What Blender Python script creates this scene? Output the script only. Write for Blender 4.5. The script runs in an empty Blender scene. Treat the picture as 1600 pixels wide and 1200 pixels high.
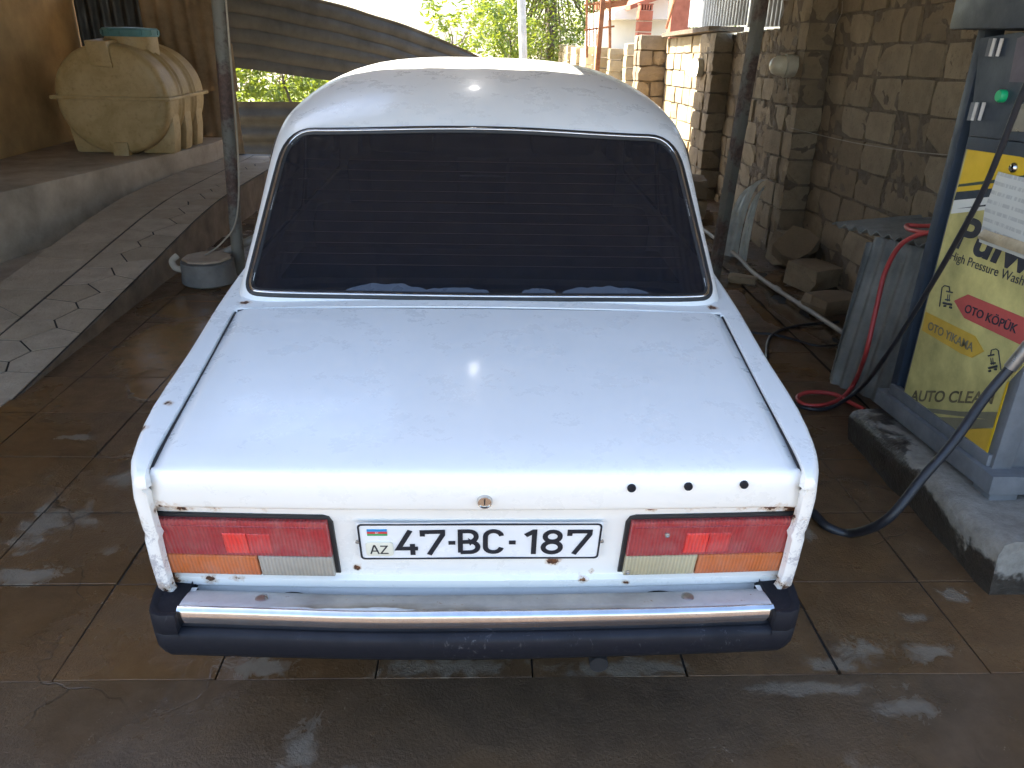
import bpy, bmesh, math, random
from mathutils import Vector, Matrix, noise
R = math.radians
rnd = random.Random(7)
scene = bpy.context.scene
C = scene.collection

# ------------------------------------------------------------------ camera, sky, sun, exposure
H, PITCH, YAW, ROLL, CY, FPX = 1.64, 24.4, 2.5, 1.4, -1.40, 1202.0
p, yw, r = R(PITCH), R(YAW), R(ROLL)
CF = Vector((math.sin(yw)*math.cos(p), math.cos(yw)*math.cos(p), -math.sin(p)))
cr = CF.cross(Vector((0, 0, 1))).normalized(); cu = cr.cross(CF)
CR = cr*math.cos(r) + cu*math.sin(r); CU = cu*math.cos(r) - cr*math.sin(r)
CC = Vector((0, CY, H))
cd = bpy.data.cameras.new('camera'); cam = bpy.data.objects.new('camera', cd); C.objects.link(cam)
cd.sensor_width = 36; cd.lens = FPX/1600*36; cd.clip_start = .05; cd.clip_end = 1000
m = Matrix((CR, CU, -CF)).transposed().to_4x4(); m.translation = CC
cam.matrix_world = m
scene.camera = cam

SUN_EL = 48; SUN_AZ = Vector((-.93, .37, 0)).normalized()      # horizontal direction towards the sun
w = bpy.data.worlds.new('World'); scene.world = w; w.use_nodes = True
nt = w.node_tree; bg = nt.nodes['Background']
sky = nt.nodes.new('ShaderNodeTexSky'); sky.sky_type = 'NISHITA'; sky.sun_disc = False
sky.sun_elevation = R(SUN_EL); sky.sun_rotation = math.atan2(SUN_AZ.x, SUN_AZ.y)
sky.dust_density = 1.5
nt.links.new(sky.outputs[0], bg.inputs[0]); bg.inputs[1].default_value = .13
sl = bpy.data.lights.new('sun', 'SUN'); sl.energy = 5.0; sl.angle = R(.5); sl.color = (1, .93, .82)
so = bpy.data.objects.new('sun', sl); C.objects.link(so)
sd = Vector((SUN_AZ.x*math.cos(R(SUN_EL)), SUN_AZ.y*math.cos(R(SUN_EL)), math.sin(R(SUN_EL))))
so.rotation_euler = (-sd).to_track_quat('-Z', 'Y').to_euler(); so.location = sd*30
vs = scene.view_settings; vs.view_transform = 'Standard'; vs.look = 'None'; vs.gamma = 1; vs.exposure = 2.38
vs.use_curve_mapping = False
cy = scene.cycles; cy.max_bounces = 8; cy.diffuse_bounces = 4; cy.glossy_bounces = 3; cy.transmission_bounces = 4; cy.transparent_max_bounces = 8; cy.use_adaptive_sampling = True; cy.adaptive_threshold = .03

# ------------------------------------------------------------------ places measured from the photograph (real-world points)
def ray(px, py): return CF*FPX + CR*(px-800) + CU*(600-py)
def atX(px, py, X): d = ray(px, py); return CC + d*((X-CC.x)/d.x)
def atY(px, py, Y): d = ray(px, py); return CC + d*((Y-CC.y)/d.y)
def atZ(px, py, Z=0.0): d = ray(px, py); return CC + d*((Z-CC.z)/d.z)

# ------------------------------------------------------------------ materials
MAT = {}
class N:
    def __init__(s, name):
        s.m = bpy.data.materials.new(name); s.m.use_nodes = True; s.t = s.m.node_tree
        s.b = s.t.nodes['Principled BSDF']; MAT[name] = s.m
        s._co = None
    def n(s, typ, **k):
        o = s.t.nodes.new('ShaderNode'+typ)
        for a, v in k.items(): setattr(o, a, v)
        return o
    def l(s, a, b): s.t.links.new(a, b)
    def co(s, kind='Object'):
        if not s._co: s._co = s.n('TexCoord')
        return s._co.outputs[kind]
    def mapped(s, scale=(1, 1, 1), kind='Object'):
        mp = s.n('Mapping'); s.l(s.co(kind), mp.inputs[0]); mp.inputs['Scale'].default_value = scale
        return mp.outputs[0]
    def noise(s, scale, detail=6, rough=.6, vec=None, dist=0):
        o = s.n('TexNoise'); o.inputs['Scale'].default_value = scale; o.inputs['Detail'].default_value = min(detail, 5)
        o.inputs['Roughness'].default_value = rough; o.inputs['Distortion'].default_value = dist
        s.l(vec if vec else s.co(), o.inputs['Vector']); return o.outputs['Fac']
    def ramp(s, fac, stops, interp='LINEAR'):
        o = s.n('ValToRGB'); cr = o.color_ramp; cr.interpolation = interp
        while len(cr.elements) < len(stops): cr.elements.new(.5)
        for e, (p, c) in zip(cr.elements, stops):
            e.position = p; e.color = (*(c if isinstance(c, tuple) else (c, c, c)), 1)
        s.l(fac, o.inputs[0]); return o.outputs[0]
    def mix(s, fac, a, b, blend='MIX'):
        o = s.n('Mix', data_type='RGBA', blend_type=blend)
        for i, v in ((0, fac), (6, a), (7, b)):
            if isinstance(v, (int, float)): o.inputs[i].default_value = v if i == 0 else (v, v, v, 1)
            elif isinstance(v, tuple): o.inputs[i].default_value = (*v, 1)
            else: s.l(v, o.inputs[i])
        return o.outputs[2]
    def math(s, op, a, b=0.0, c=0.0):
        o = s.n('Math', operation=op)
        for i, v in enumerate((a, b, c)):
            if isinstance(v, (int, float)): o.inputs[i].default_value = v
            else: s.l(v, o.inputs[i])
        return o.outputs[0]
    def bump(s, h, strength=.3, dist=.01):
        o = s.n('Bump'); o.inputs['Strength'].default_value = strength; o.inputs['Distance'].default_value = dist
        s.l(h, o.inputs['Height']); s.l(o.outputs[0], s.b.inputs['Normal'])
    def set(s, **k):
        names = dict(base='Base Color', rough='Roughness', metal='Metallic', coat='Coat Weight', coatr='Coat Roughness', spec='Specular IOR Level',
                     emit='Emission Color', es='Emission Strength', alpha='Alpha', trans='Transmission Weight', sub='Subsurface Weight')
        for a, v in k.items():
            i = s.b.inputs[names[a]]
            if isinstance(v, (int, float)): i.default_value = v
            elif isinstance(v, tuple): i.default_value = (*v, 1)
            else: s.l(v, i)
        return s

def simple(name, col, rough=.6, metal=0, var=.25, scale=6, bump=.2, bscale=60, bd=.003, rv=.15, **k):
    """A plain material with uneven colour, uneven gloss and fine relief."""
    s = N(name)
    n1 = s.noise(scale, 8, .65); n2 = s.noise(bscale, 5, .6)
    d = tuple(c*(1-var) for c in col); u = tuple(min(1, c*(1+var*.6)) for c in col)
    s.set(base=s.ramp(n1, [(.25, d), (.75, u)]), metal=metal, **k)
    s.set(rough=s.ramp(n1, [(.3, min(1, rough+rv)), (.7, max(.02, rough-rv))]))
    if bump: s.bump(n2, bump, bd)
    return s

# car paint: white, slightly hazy, with chips and rust at the places the photograph shows them
def paint():
    s = N('white_paint')
    big = s.noise(2.2, 5, .55); fine = s.noise(300, 2, .5)
    base = s.ramp(big, [(.3, (.80, .79, .755)), (.7, (.845, .835, .80))])
    wob = s.noise(55, 6, .7); wob2 = s.noise(16, 5, .7)
    chips = [(-.705, .0, .70, .022), (-.69, -.02, .735, .020), (-.70, .03, .555, .016), (-.69, .01, .52, .018), (-.60, .0, .525, .012), (-.54, .0, .535, .010),
             (-.27, .0, .56, .008), (.16, .0, .585, .010), (.67, -.02, .735, .018), (.70, -.01, .70, .014), (.69, .0, .52, .014), (.23, .0, .53, .007), (.25, .0, .545, .006),
             (.0, -.05, .762, .012), (-.13, -.05, .764, .009), (.45, -.04, .752, .013), (.55, -.035, .75, .014), (.62, -.03, .748, .018), (-.55, -.035, .75, .014), (-.45, -.04, .752, .012), (-.63, -.03, .75, .02), (.30, -.045, .752, .011), (-.35, -.045, .754, .010), (-.28, -.05, .755, .012),
             (-.715, .10, .845, .011), (-.70, .2, .86, .007), (-.69, .79, .895, .010), (.69, .79, .895, .010), (.36, -.03, .742, .008), (.05, -.02, .50, .006), (.33, .0, .515, .006)]
    tot = None
    for (x, y, z, rr) in chips:
        d = s.n('VectorMath', operation='DISTANCE'); s.l(s.co(), d.inputs[0]); d.inputs[1].default_value = (x, y, z)
        q = s.math('DIVIDE', d.outputs['Value'], rr*1.35)
        tot = q if tot is None else s.math('MINIMUM', tot, q)
    edge = s.math('MULTIPLY', s.math('ADD', tot, s.math('MULTIPLY_ADD', wob, 3.0, -1.5)), .5)
    chip = s.ramp(edge, [(.40, 1.0), (.45, 0.0)])
    halo = s.ramp(edge, [(.40, .75), (.75, 0.0)])
    scf = None
    for (x, y, z, rr) in ((-.705, -.03, .70, .05), (-.70, -.02, .60, .05), (-.70, -.02, .53, .04), (-.70, -.02, .79, .03), (-.715, .02, .83, .03), (.69, -.03, .80, .05), (.69, -.03, .72, .05), (.70, -.02, .62, .04), (.70, -.02, .54, .03)):
        d = s.n('VectorMath', operation='DISTANCE'); s.l(s.co(), d.inputs[0]); d.inputs[1].default_value = (x, y, z)
        q = s.math('DIVIDE', d.outputs['Value'], rr); scf = q if scf is None else s.math('MINIMUM', scf, q)
    scf = s.ramp(s.math('ADD', scf, s.math('MULTIPLY_ADD', s.noise(75, 5, .75, dist=1.5), 3.6, -1.8)), [(.25, .6), (.75, 0.0)])
    # scattered tiny chips
    v = s.n('TexVoronoi', feature='F1'); v.inputs['Scale'].default_value = 26; s.l(s.co(), v.inputs['Vector'])
    speck = s.math('LESS_THAN', v.outputs['Distance'], s.math('MULTIPLY', s.math('GREATER_THAN', wob2, .69), .05))
    rust = s.ramp(wob, [(.35, (.035, .018, .012)), (.55, (.16, .06, .02)), (.75, (.30, .15, .06))])
    grime = s.ramp(s.noise(1.1, 9, .7, vec=s.mapped((1, 1, 2.5))), [(.45, 0.0), (.85, .07)])
    col = s.mix(grime, base, (.50, .47, .42))
    col = s.mix(scf, col, (.20, .19, .25)); col = s.mix(halo, col, (.46, .30, .16)); col = s.mix(chip, col, rust); col = s.mix(speck, col, (.05, .035, .03))
    rg = s.ramp(s.noise(9, 6, .65), [(.3, .22), (.75, .40)])
    rg = s.mix(s.ramp(s.noise(140, 4, .6), [(.50, 0.0), (.70, .15)]), rg, .5)
    s.set(base=col, rough=s.mix(chip, rg, .85), coat=.22, coatr=.10, spec=.4)
    s.bump(s.noise(3.2, 2, .4), .17, .012)
    return s
paint()
simple('black_plastic', (.006, .007, .012), .62, spec=.3, var=.3, scale=9, bump=.12, bscale=180)
s = MAT['black_plastic']; n_ = N.__new__(N); n_.m = s; n_.t = s.node_tree; n_.b = s.node_tree.nodes['Principled BSDF']; n_._co = None
scr = n_.math('MULTIPLY', n_.ramp(n_.noise(48, 5, .8, vec=n_.mapped((1, 1, .5)), dist=1.5), [(.60, 0.0), (.68, .8)]), n_.ramp(n_.noise(3.1, 3, .5), [(.45, 0.0), (.62, 1.0)]))
old = n_.b.inputs['Base Color'].links[0].from_socket; n_.set(base=n_.mix(scr, old, (.10, .10, .105)))
simple('rubber', (.018, .018, .019), .6, bump=.15, bscale=150)
simple('tyre_rubber', (.02, .02, .02), .8)
s = simple('chrome', (.62, .61, .60), .14, metal=1, var=.22, scale=14, bump=.16, bscale=14, bd=.004, rv=.08)
# the bumper's dull top plate, with a tide mark of dried mud
s = N('dull_plate'); n1 = s.noise(9, 8, .7); n2 = s.noise(3.3, 4, .6, vec=s.mapped((1, 5, 1)))
xyz = s.n('SeparateXYZ'); s.l(s.co(), xyz.inputs[0])
tide = s.math('ADD', s.math('MULTIPLY', xyz.outputs['Y'], 20), s.math('MULTIPLY_ADD', n2, 1.6, .42))
mud = s.ramp(tide, [(.50, 0.0), (.56, .95), (1.0, .6)])
ends = s.ramp(s.math('ABSOLUTE', xyz.outputs['X']), [(.36, 1.0), (.5, .15)])
mud = s.math('MULTIPLY', mud, ends)
col = s.mix(mud, s.ramp(n1, [(.3, (.44, .45, .45)), (.7, (.60, .60, .59))]), s.ramp(n1, [(.35, (.12, .085, .05)), (.7, (.24, .19, .12))]))
rst = s.ramp(s.noise(38, 7, .75), [(.63, 0.0), (.70, 1.0)]); col = s.mix(rst, col, (.17, .075, .03))
s.set(base=col, rough=s.mix(mud, .42, .8), metal=s.math('MULTIPLY', s.math('SUBTRACT', 1.0, mud), .1)); s.bump(n1, .12, .004)

def lens(name, col, dark):
    s = N(name)
    wv = s.n('TexWave', wave_type='BANDS', bands_direction='X'); wv.inputs['Scale'].default_value = 40; wv.inputs['Distortion'].default_value = .2
    s.l(s.co(), wv.inputs['Vector'])
    n1 = s.noise(7, 6, .6)
    c = s.mix(s.ramp(n1, [(.3, 0.0), (.75, 1.0)]), dark, col)
    c = s.mix(s.math('MULTIPLY', wv.outputs['Fac'], .45), c, tuple(x*.5 for x in col))
    dust = s.ramp(s.noise(22, 8, .7), [(.4, .03), (.8, .26)])
    s.set(base=s.mix(dust, c, (.42, .36, .32)), rough=.3, coat=.35, coatr=.08, sub=.0); s.bump(wv.outputs['Fac'], .4, .003)
lens('lens_red', (.42, .028, .03), (.31, .018, .022)); lens('lens_amber', (.58, .15, .03), (.46, .105, .018))
lens('lens_clear', (.44, .40, .33), (.30, .275, .23)); lens('lens_clear_yellowed', (.52, .47, .30), (.40, .35, .21))
lens('reflector_dim', (.62, .028, .026), (.50, .02, .02)); lens('reflector_red', (.85, .045, .03), (.70, .03, .02))
simple('plate_white', (.78, .79, .80), .3, var=.06, bump=0); simple('plate_black', (.015, .016, .022), .4, bump=0)
simple('sticker_cream', (.72, .70, .58), .4, var=.08, bump=0)
for nme, c in (('flag_blue', (.02, .25, .55)), ('flag_red', (.6, .04, .05)), ('flag_green', (.06, .32, .10))): simple(nme, c, .4, var=.05, bump=0)
simple('steel', (.35, .34, .33), .35, metal=.9); simple('dark_hole', (.008, .008, .009), .8, bump=0)
# dark film on the car windows: real reflection over a strongly absorbing pane
s = N('tinted_glass')
fr = s.n('Fresnel'); fr.inputs[0].default_value = 1.5
gl = s.n('BsdfGlossy'); gl.inputs['Roughness'].default_value = .03; gl.inputs['Color'].default_value = (1, 1, 1, 1)
tr = s.n('BsdfTransparent'); tr.inputs['Color'].default_value = (.13, .125, .13, 1)
df = s.n('BsdfDiffuse'); df.inputs['Color'].default_value = (.018, .020, .028, 1)
m1 = s.n('MixShader'); m1.inputs[0].default_value = .5; s.l(tr.outputs[0], m1.inputs[1]); s.l(df.outputs[0], m1.inputs[2])
m2 = s.n('MixShader'); s.l(fr.outputs[0], m2.inputs[0]); s.l(m1.outputs[0], m2.inputs[1]); s.l(gl.outputs[0], m2.inputs[2])
s.l(m2.outputs[0], s.t.nodes['Material Output'].inputs[0])
simple('heater_line', (.030, .018, .015), .5, bump=0)
simple('film_edge', (.05, .06, .08), .3, var=.1, bump=0)
simple('cloth_dark', (.03, .028, .03), .9); simple('trim_beige', (.30, .26, .2), .8)

# wet concrete slabs: brown where wet, pale where dry
def wet(name, wetc, dryc, dry_lo, dry_hi, kind='Object', shine=.5, patches=(), pools=()):
    s = N(name)
    vec = s.n('NewGeometry').outputs['Position']
    oi = s.n('ObjectInfo')
    a = s.noise(1.6, 8, .68, vec=vec, dist=.4); b = s.noise(9, 8, .7, vec=vec); c = s.noise(120, 4, .6, vec=vec)
    wc = s.ramp(b, [(.3, tuple(x*.6 for x in wetc)), (.7, tuple(x*1.35 for x in wetc))])
    wc = s.mix(s.ramp(s.noise(.9, 5, .6, vec=vec), [(.35, 0.0), (.7, .8)]), wc, (wetc[0]*1.25, wetc[1]*1.0, wetc[2]*.6))
    wc = s.mix(s.math('MULTIPLY_ADD', oi.outputs['Random'], .35, 0.0), wc, (wetc[0]*.55, wetc[1]*.55, wetc[2]*.6))
    dry = s.ramp(s.math('ADD', a, s.math('MULTIPLY_ADD', b, .22, -.11)), [(dry_lo-.03, 0.0), (dry_hi+.02, .8)])
    def spots(lst):
        tot = None
        for (x, y, rx_, ry_) in lst:
            mp = s.n('Mapping'); s.l(vec, mp.inputs[0]); mp.inputs['Scale'].default_value = (1/rx_, 1/ry_, .01); mp.inputs['Location'].default_value = (-x/rx_, -y/ry_, 0)
            d = s.n('VectorMath', operation='LENGTH'); s.l(mp.outputs[0], d.inputs[0]); q = d.outputs['Value']
            tot = q if tot is None else s.math('MINIMUM', tot, q)
        return tot
    if patches:
        e_ = s.math('ADD', spots(patches), s.math('MULTIPLY_ADD', s.noise(13, 5, .75, vec=vec, dist=.9), 3.4, -1.7))
        dry = s.math('MAXIMUM', dry, s.ramp(e_, [(.35, .75), (.85, 0.0)]))
    dc = s.ramp(b, [(.3, tuple(x*.75 for x in dryc)), (.7, dryc)])
    # thin pale mineral streaks
    st = s.ramp(s.noise(34, 9, .78, vec=vec, dist=1.2), [(.63, 0.0), (.68, .55)])
    st = s.math('MULTIPLY', st, s.ramp(s.noise(2.6, 4, .5, vec=vec), [(.52, 0.0), (.62, 1.0)]))
    col = s.mix(st, s.mix(dry, wc, dc), tuple(min(1, x*1.7) for x in dryc))
    wv_ = s.n('VectorMath', operation='ADD'); nz = s.n('TexNoise'); nz.inputs['Scale'].default_value = 3.5; nz.inputs['Detail'].default_value = 4; s.l(vec, nz.inputs['Vector'])
    sc_ = s.n('VectorMath', operation='SCALE'); s.l(nz.outputs['Color'], sc_.inputs[0]); sc_.inputs['Scale'].default_value = .35
    s.l(vec, wv_.inputs[0]); s.l(sc_.outputs[0], wv_.inputs[1])
    vo = s.n('TexVoronoi', feature='DISTANCE_TO_EDGE'); vo.inputs['Scale'].default_value = 1.9; s.l(wv_.outputs[0], vo.inputs['Vector'])
    crk = s.math('MULTIPLY', s.ramp(vo.outputs['Distance'], [(.004, 1.0), (.012, 0.0)]), s.ramp(a, [(.50, 0.0), (.60, .45)]))
    col = s.mix(crk, col, (.012, .010, .008))
    pud = s.ramp(s.noise(1.15, 4, .55, vec=vec), [(.50, 0.0), (.60, 1.0)])
    if pools:
        pud = s.math('MAXIMUM', pud, s.ramp(s.math('ADD', spots(pools), s.math('MULTIPLY_ADD', a, 1.2, -.6)), [(.7, 1.0), (.95, 0.0)]))
    rg = s.mix(pud, s.ramp(b, [(.3, .50), (.7, .27)]), .09)
    s.set(base=col, rough=s.mix(dry, rg, .9), spec=shine)
    s.bump(s.math('MULTIPLY', s.math('SUBTRACT', s.math('ADD', b, s.math('MULTIPLY', c, .5)), crk), s.math('MULTIPLY_ADD', pud, -.86, 1.0)), .55, .012)
wet('slab_concrete', (.122, .072, .037), (.235, .19, .135), .66, .68,
    patches=((-1.57, .94, .10, .16), (-1.50, .68, .20, .06), (-1.40, 1.28, .10, .10), (-1.36, 1.47, .16, .04), (-1.62, 1.06, .03, .14), (1.14, .32, .13, .06), (1.02, .26, .10, .04), (1.33, .31, .10, .05), (1.55, .56, .07, .05), (1.37, .46, .06, .03),
             (-.09, .26, .22, .05), (-.62, .27, .12, .05), (.42, .25, .22, .05), (1.20, .95, .04, .16), (-1.75, 1.62, .12, .03)),
    pools=((-1.74, 2.75, .34, .55), (-1.6, 2.2, .2, .25), (-1.9, 3.4, .3, .3), (2.0, 3.6, .2, .8)))
wet('apron_concrete', (.098, .066, .042), (.20, .16, .115), .70, .74, patches=((.95, .17, .25, .03), (1.15, .1, .12, .05), (-.45, .0, .05, .12), (-.3, -.1, .12, .06)), pools=((2.1, 3.4, .16, .9), (2.05, 5.0, .12, .5)))
s = N('curb_concrete'); vec = s.n('NewGeometry').outputs['Position']; sx = s.n('SeparateXYZ'); s.l(vec, sx.inputs[0])
a = s.noise(3.2, 5, .65, vec=vec); b = s.noise(22, 5, .7, vec=vec); g = s.noise(90, 3, .6, vec=vec)
hgt = s.math('ADD', s.math('MULTIPLY_ADD', sx.outputs['Z'], 5.5, -.45), s.math('MULTIPLY', s.math('SUBTRACT', a, .5), 2.2))
hgt = s.math('ADD', hgt, s.math('MULTIPLY', s.math('SUBTRACT', .95, sx.outputs['Y']), .5))
dry = s.ramp(hgt, [(.12, 0.0), (.22, 1.0)])
s.set(base=s.mix(dry, s.ramp(b, [(.3, (.022, .018, .014)), (.7, (.055, .044, .034))]), s.ramp(b, [(.3, (.20, .18, .15)), (.7, (.31, .285, .245))])), rough=s.mix(dry, .4, .92)); s.bump(s.math('ADD', b, s.math('MULTIPLY', g, .4)), .6, .012)
simple('joint_dirt', (.012, .010, .008), .8, bscale=90, bump=.5)
simple('dry_earth', (.32, .26, .18), .95, scale=.6, bump=.5, bscale=8, bd=.03)
def masonry(name, lo, mid, hi, rough=.92):
    s = N(name); oi = s.n('ObjectInfo')
    vec = s.n('NewGeometry').outputs['Position']
    a = s.noise(7, 8, .7, vec=vec); b = s.noise(45, 6, .7, vec=vec); g = s.noise(150, 3, .6, vec=vec)
    base = s.ramp(oi.outputs['Random'], [(0, lo), (.5, mid), (1, hi)])
    base = s.mix(s.ramp(a, [(.3, .55), (.7, 0.0)]), base, tuple(x*.55 for x in lo))
    pit = s.ramp(b, [(.30, .6), (.40, 0.0)]); base = s.mix(pit, base, tuple(x*.4 for x in lo))
    s.set(base=base, rough=rough); s.bump(s.math('ADD', b, s.math('MULTIPLY', g, .4)), .7, .012)
masonry('limestone', (.24, .175, .105), (.31, .235, .145), (.38, .295, .19))
masonry('limestone_sunlit', (.38, .29, .16), (.46, .36, .21), (.54, .43, .27))  # lighter copy of the limestone, with the sun put into its colour
simple('mortar', (.16, .12, .08), .95, bump=.9, bscale=30, bd=.02)
masonry('paving_stone', (.40, .32, .225), (.45, .365, .265), (.49, .40, .30), .8)
simple('ochre_wall', (.50, .31, .13), .9, var=.5, scale=1.3, bump=.4, bscale=25)
simple('concrete', (.40, .32, .235), .9, var=.4, scale=3, bump=.6, bscale=40, bd=.008)
simple('grey_concrete', (.17, .16, .145), .9, var=.35, bump=.5, bscale=50)
simple('grey_sheet', (.10, .095, .085), .6, var=.4, scale=2.5, bump=.2)
simple('fence_sheet', (.030, .030, .025), .7, var=.4, scale=3, bump=.2)
simple('dark_sheet', (.05, .052, .055), .5, metal=.3, var=.4)
simple('asbestos', (.24, .24, .215), .95, var=.5, scale=4, bump=.5, bscale=60)
simple('asbestos_brown', (.33, .24, .15), .95, var=.4, scale=4, bump=.5, bscale=60)
simple('pale_sheet', (.52, .55, .50), .5, var=.3, scale=12)
simple('zinc_sheet', (.45, .47, .50), .4, metal=.4, var=.3, scale=3)
s = N('tank_plastic'); a = s.noise(3.5, 9, .7, dist=.5); b = s.noise(26, 6, .7)
s.set(base=s.mix(s.ramp(b, [(.55, 0.0), (.72, .5)]), s.ramp(a, [(.25, (.30, .20, .07)), (.55, (.44, .31, .145)), (.8, (.50, .37, .20))]), (.20, .12, .05)), rough=.5)
s.bump(a, .15, .01)
simple('tank_lid', (.10, .25, .27), .6, var=.3)
s = N('rusty_post'); a = s.noise(5, 8, .7); b = s.noise(40, 6, .7)
s.set(base=s.mix(s.ramp(a, [(.42, 0.0), (.55, 1.0)]), s.ramp(b, [(.3, (.05, .035, .03)), (.7, (.15, .09, .07))]), (.16, .155, .13)), rough=.75); s.bump(b, .4, .004)
simple('rust', (.27, .10, .035), .85, var=.5, scale=12, bump=.4)
simple('pole_white', (.62, .60, .55), .7); simple('white_wall', (.78, .76, .70), .9, var=.12, scale=1.5)
simple('red_brick', (.42, .13, .07), .9, var=.3); simple('clay_tile', (.40, .13, .07), .8)
simple('pump_blue', (.028, .042, .062), .5, var=.35, scale=5, bump=.15, bscale=90); simple('pump_grey', (.16, .17, .18), .65, var=.4, scale=5, bump=.2)
simple('door_purple', (.10, .085, .11), .5, var=.2)
simple('print_pale', (.57, .50, .185), .55, var=.42, scale=6, bump=.08); simple('print_yellow', (.72, .47, .02), .5, var=.15, bump=.05)
simple('print_amber', (.60, .38, .05), .55, var=.2, bump=.05); simple('print_red', (.50, .09, .075), .55, var=.15, bump=.05)
simple('print_navy', (.03, .033, .045), .5, bump=0); simple('print_white', (.70, .71, .66), .5, var=.1, bump=0)
simple('print_grey', (.20, .185, .12), .6, var=.2, bump=0); simple('print_green', (.03, .06, .055), .5, bump=0)
simple('print_faded', (.17, .14, .07), .6, var=.5, scale=20, bump=0)
simple('button_green', (.01, .42, .16), .3, var=.05, bump=0)
s = N('paper'); wv = s.n('TexWave', wave_type='BANDS', bands_direction='Z'); wv.inputs['Scale'].default_value = 10; s.l(s.co(), wv.inputs[0])
lines = s.math('MULTIPLY', s.ramp(wv.outputs['Fac'], [(.62, 0.0), (.72, 1.0)]), s.ramp(s.noise(40, 3, .6, vec=s.mapped((1, 2.2, .2))), [(.42, 0.0), (.5, .55)]))
s.set(base=s.mix(lines, (.60, .61, .57), (.33, .34, .34)), rough=.5, coat=.5)
simple('tape_brown', (.42, .34, .22), .4, var=.4, scale=14)
simple('hose_black', (.016, .017, .022), .45, bump=.2, bscale=200); simple('hose_red', (.45, .05, .045), .45, bump=.1, bscale=120)
simple('pipe_grey', (.36, .33, .28), .6); simple('rope', (.40, .35, .28), .9)
simple('lamp_glass', (.66, .60, .45), .35, var=.1, bump=0); simple('lamp_base', (.5, .46, .36), .6)
N('lamp_sun_glow').set(base=(.9, .88, .8), emit=(1, .95, .85), es=4.0)  # glow put in for the sunlight on the left wall lamp
N('glint_bulb_glow').set(base=(.9, .9, .9), emit=(1, .97, .92), es=8.0)  # emission of the bulb added for the lid glint
simple('canopy_sheet', (.33, .30, .27), .7, var=.3)
def leafmat(name, lo, hi):
    s = N(name); g = s.n('NewGeometry')
    c = s.ramp(g.outputs['Random Per Island'], [(0, lo), (1, hi)])
    d = s.n('BsdfDiffuse'); t = s.n('BsdfTranslucent'); gl = s.n('BsdfGlossy'); gl.inputs['Roughness'].default_value = .45
    s.l(c, d.inputs[0]); s.l(s.mix(.6, c, (.34, .38, .02)), t.inputs[0])
    m1 = s.n('MixShader'); m1.inputs[0].default_value = .5; s.l(d.outputs[0], m1.inputs[1]); s.l(t.outputs[0], m1.inputs[2])
    m2 = s.n('MixShader'); m2.inputs[0].default_value = .06; s.l(m1.outputs[0], m2.inputs[1]); s.l(gl.outputs[0], m2.inputs[2])
    s.l(m2.outputs[0], s.t.nodes['Material Output'].inputs[0])
leafmat('leaf', (.05, .11, .012), (.17, .21, .025)); leafmat('leaf_bright', (.07, .15, .015), (.20, .25, .03))
simple('bark', (.13, .10, .07), .95, bump=.6, bscale=40)

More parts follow.
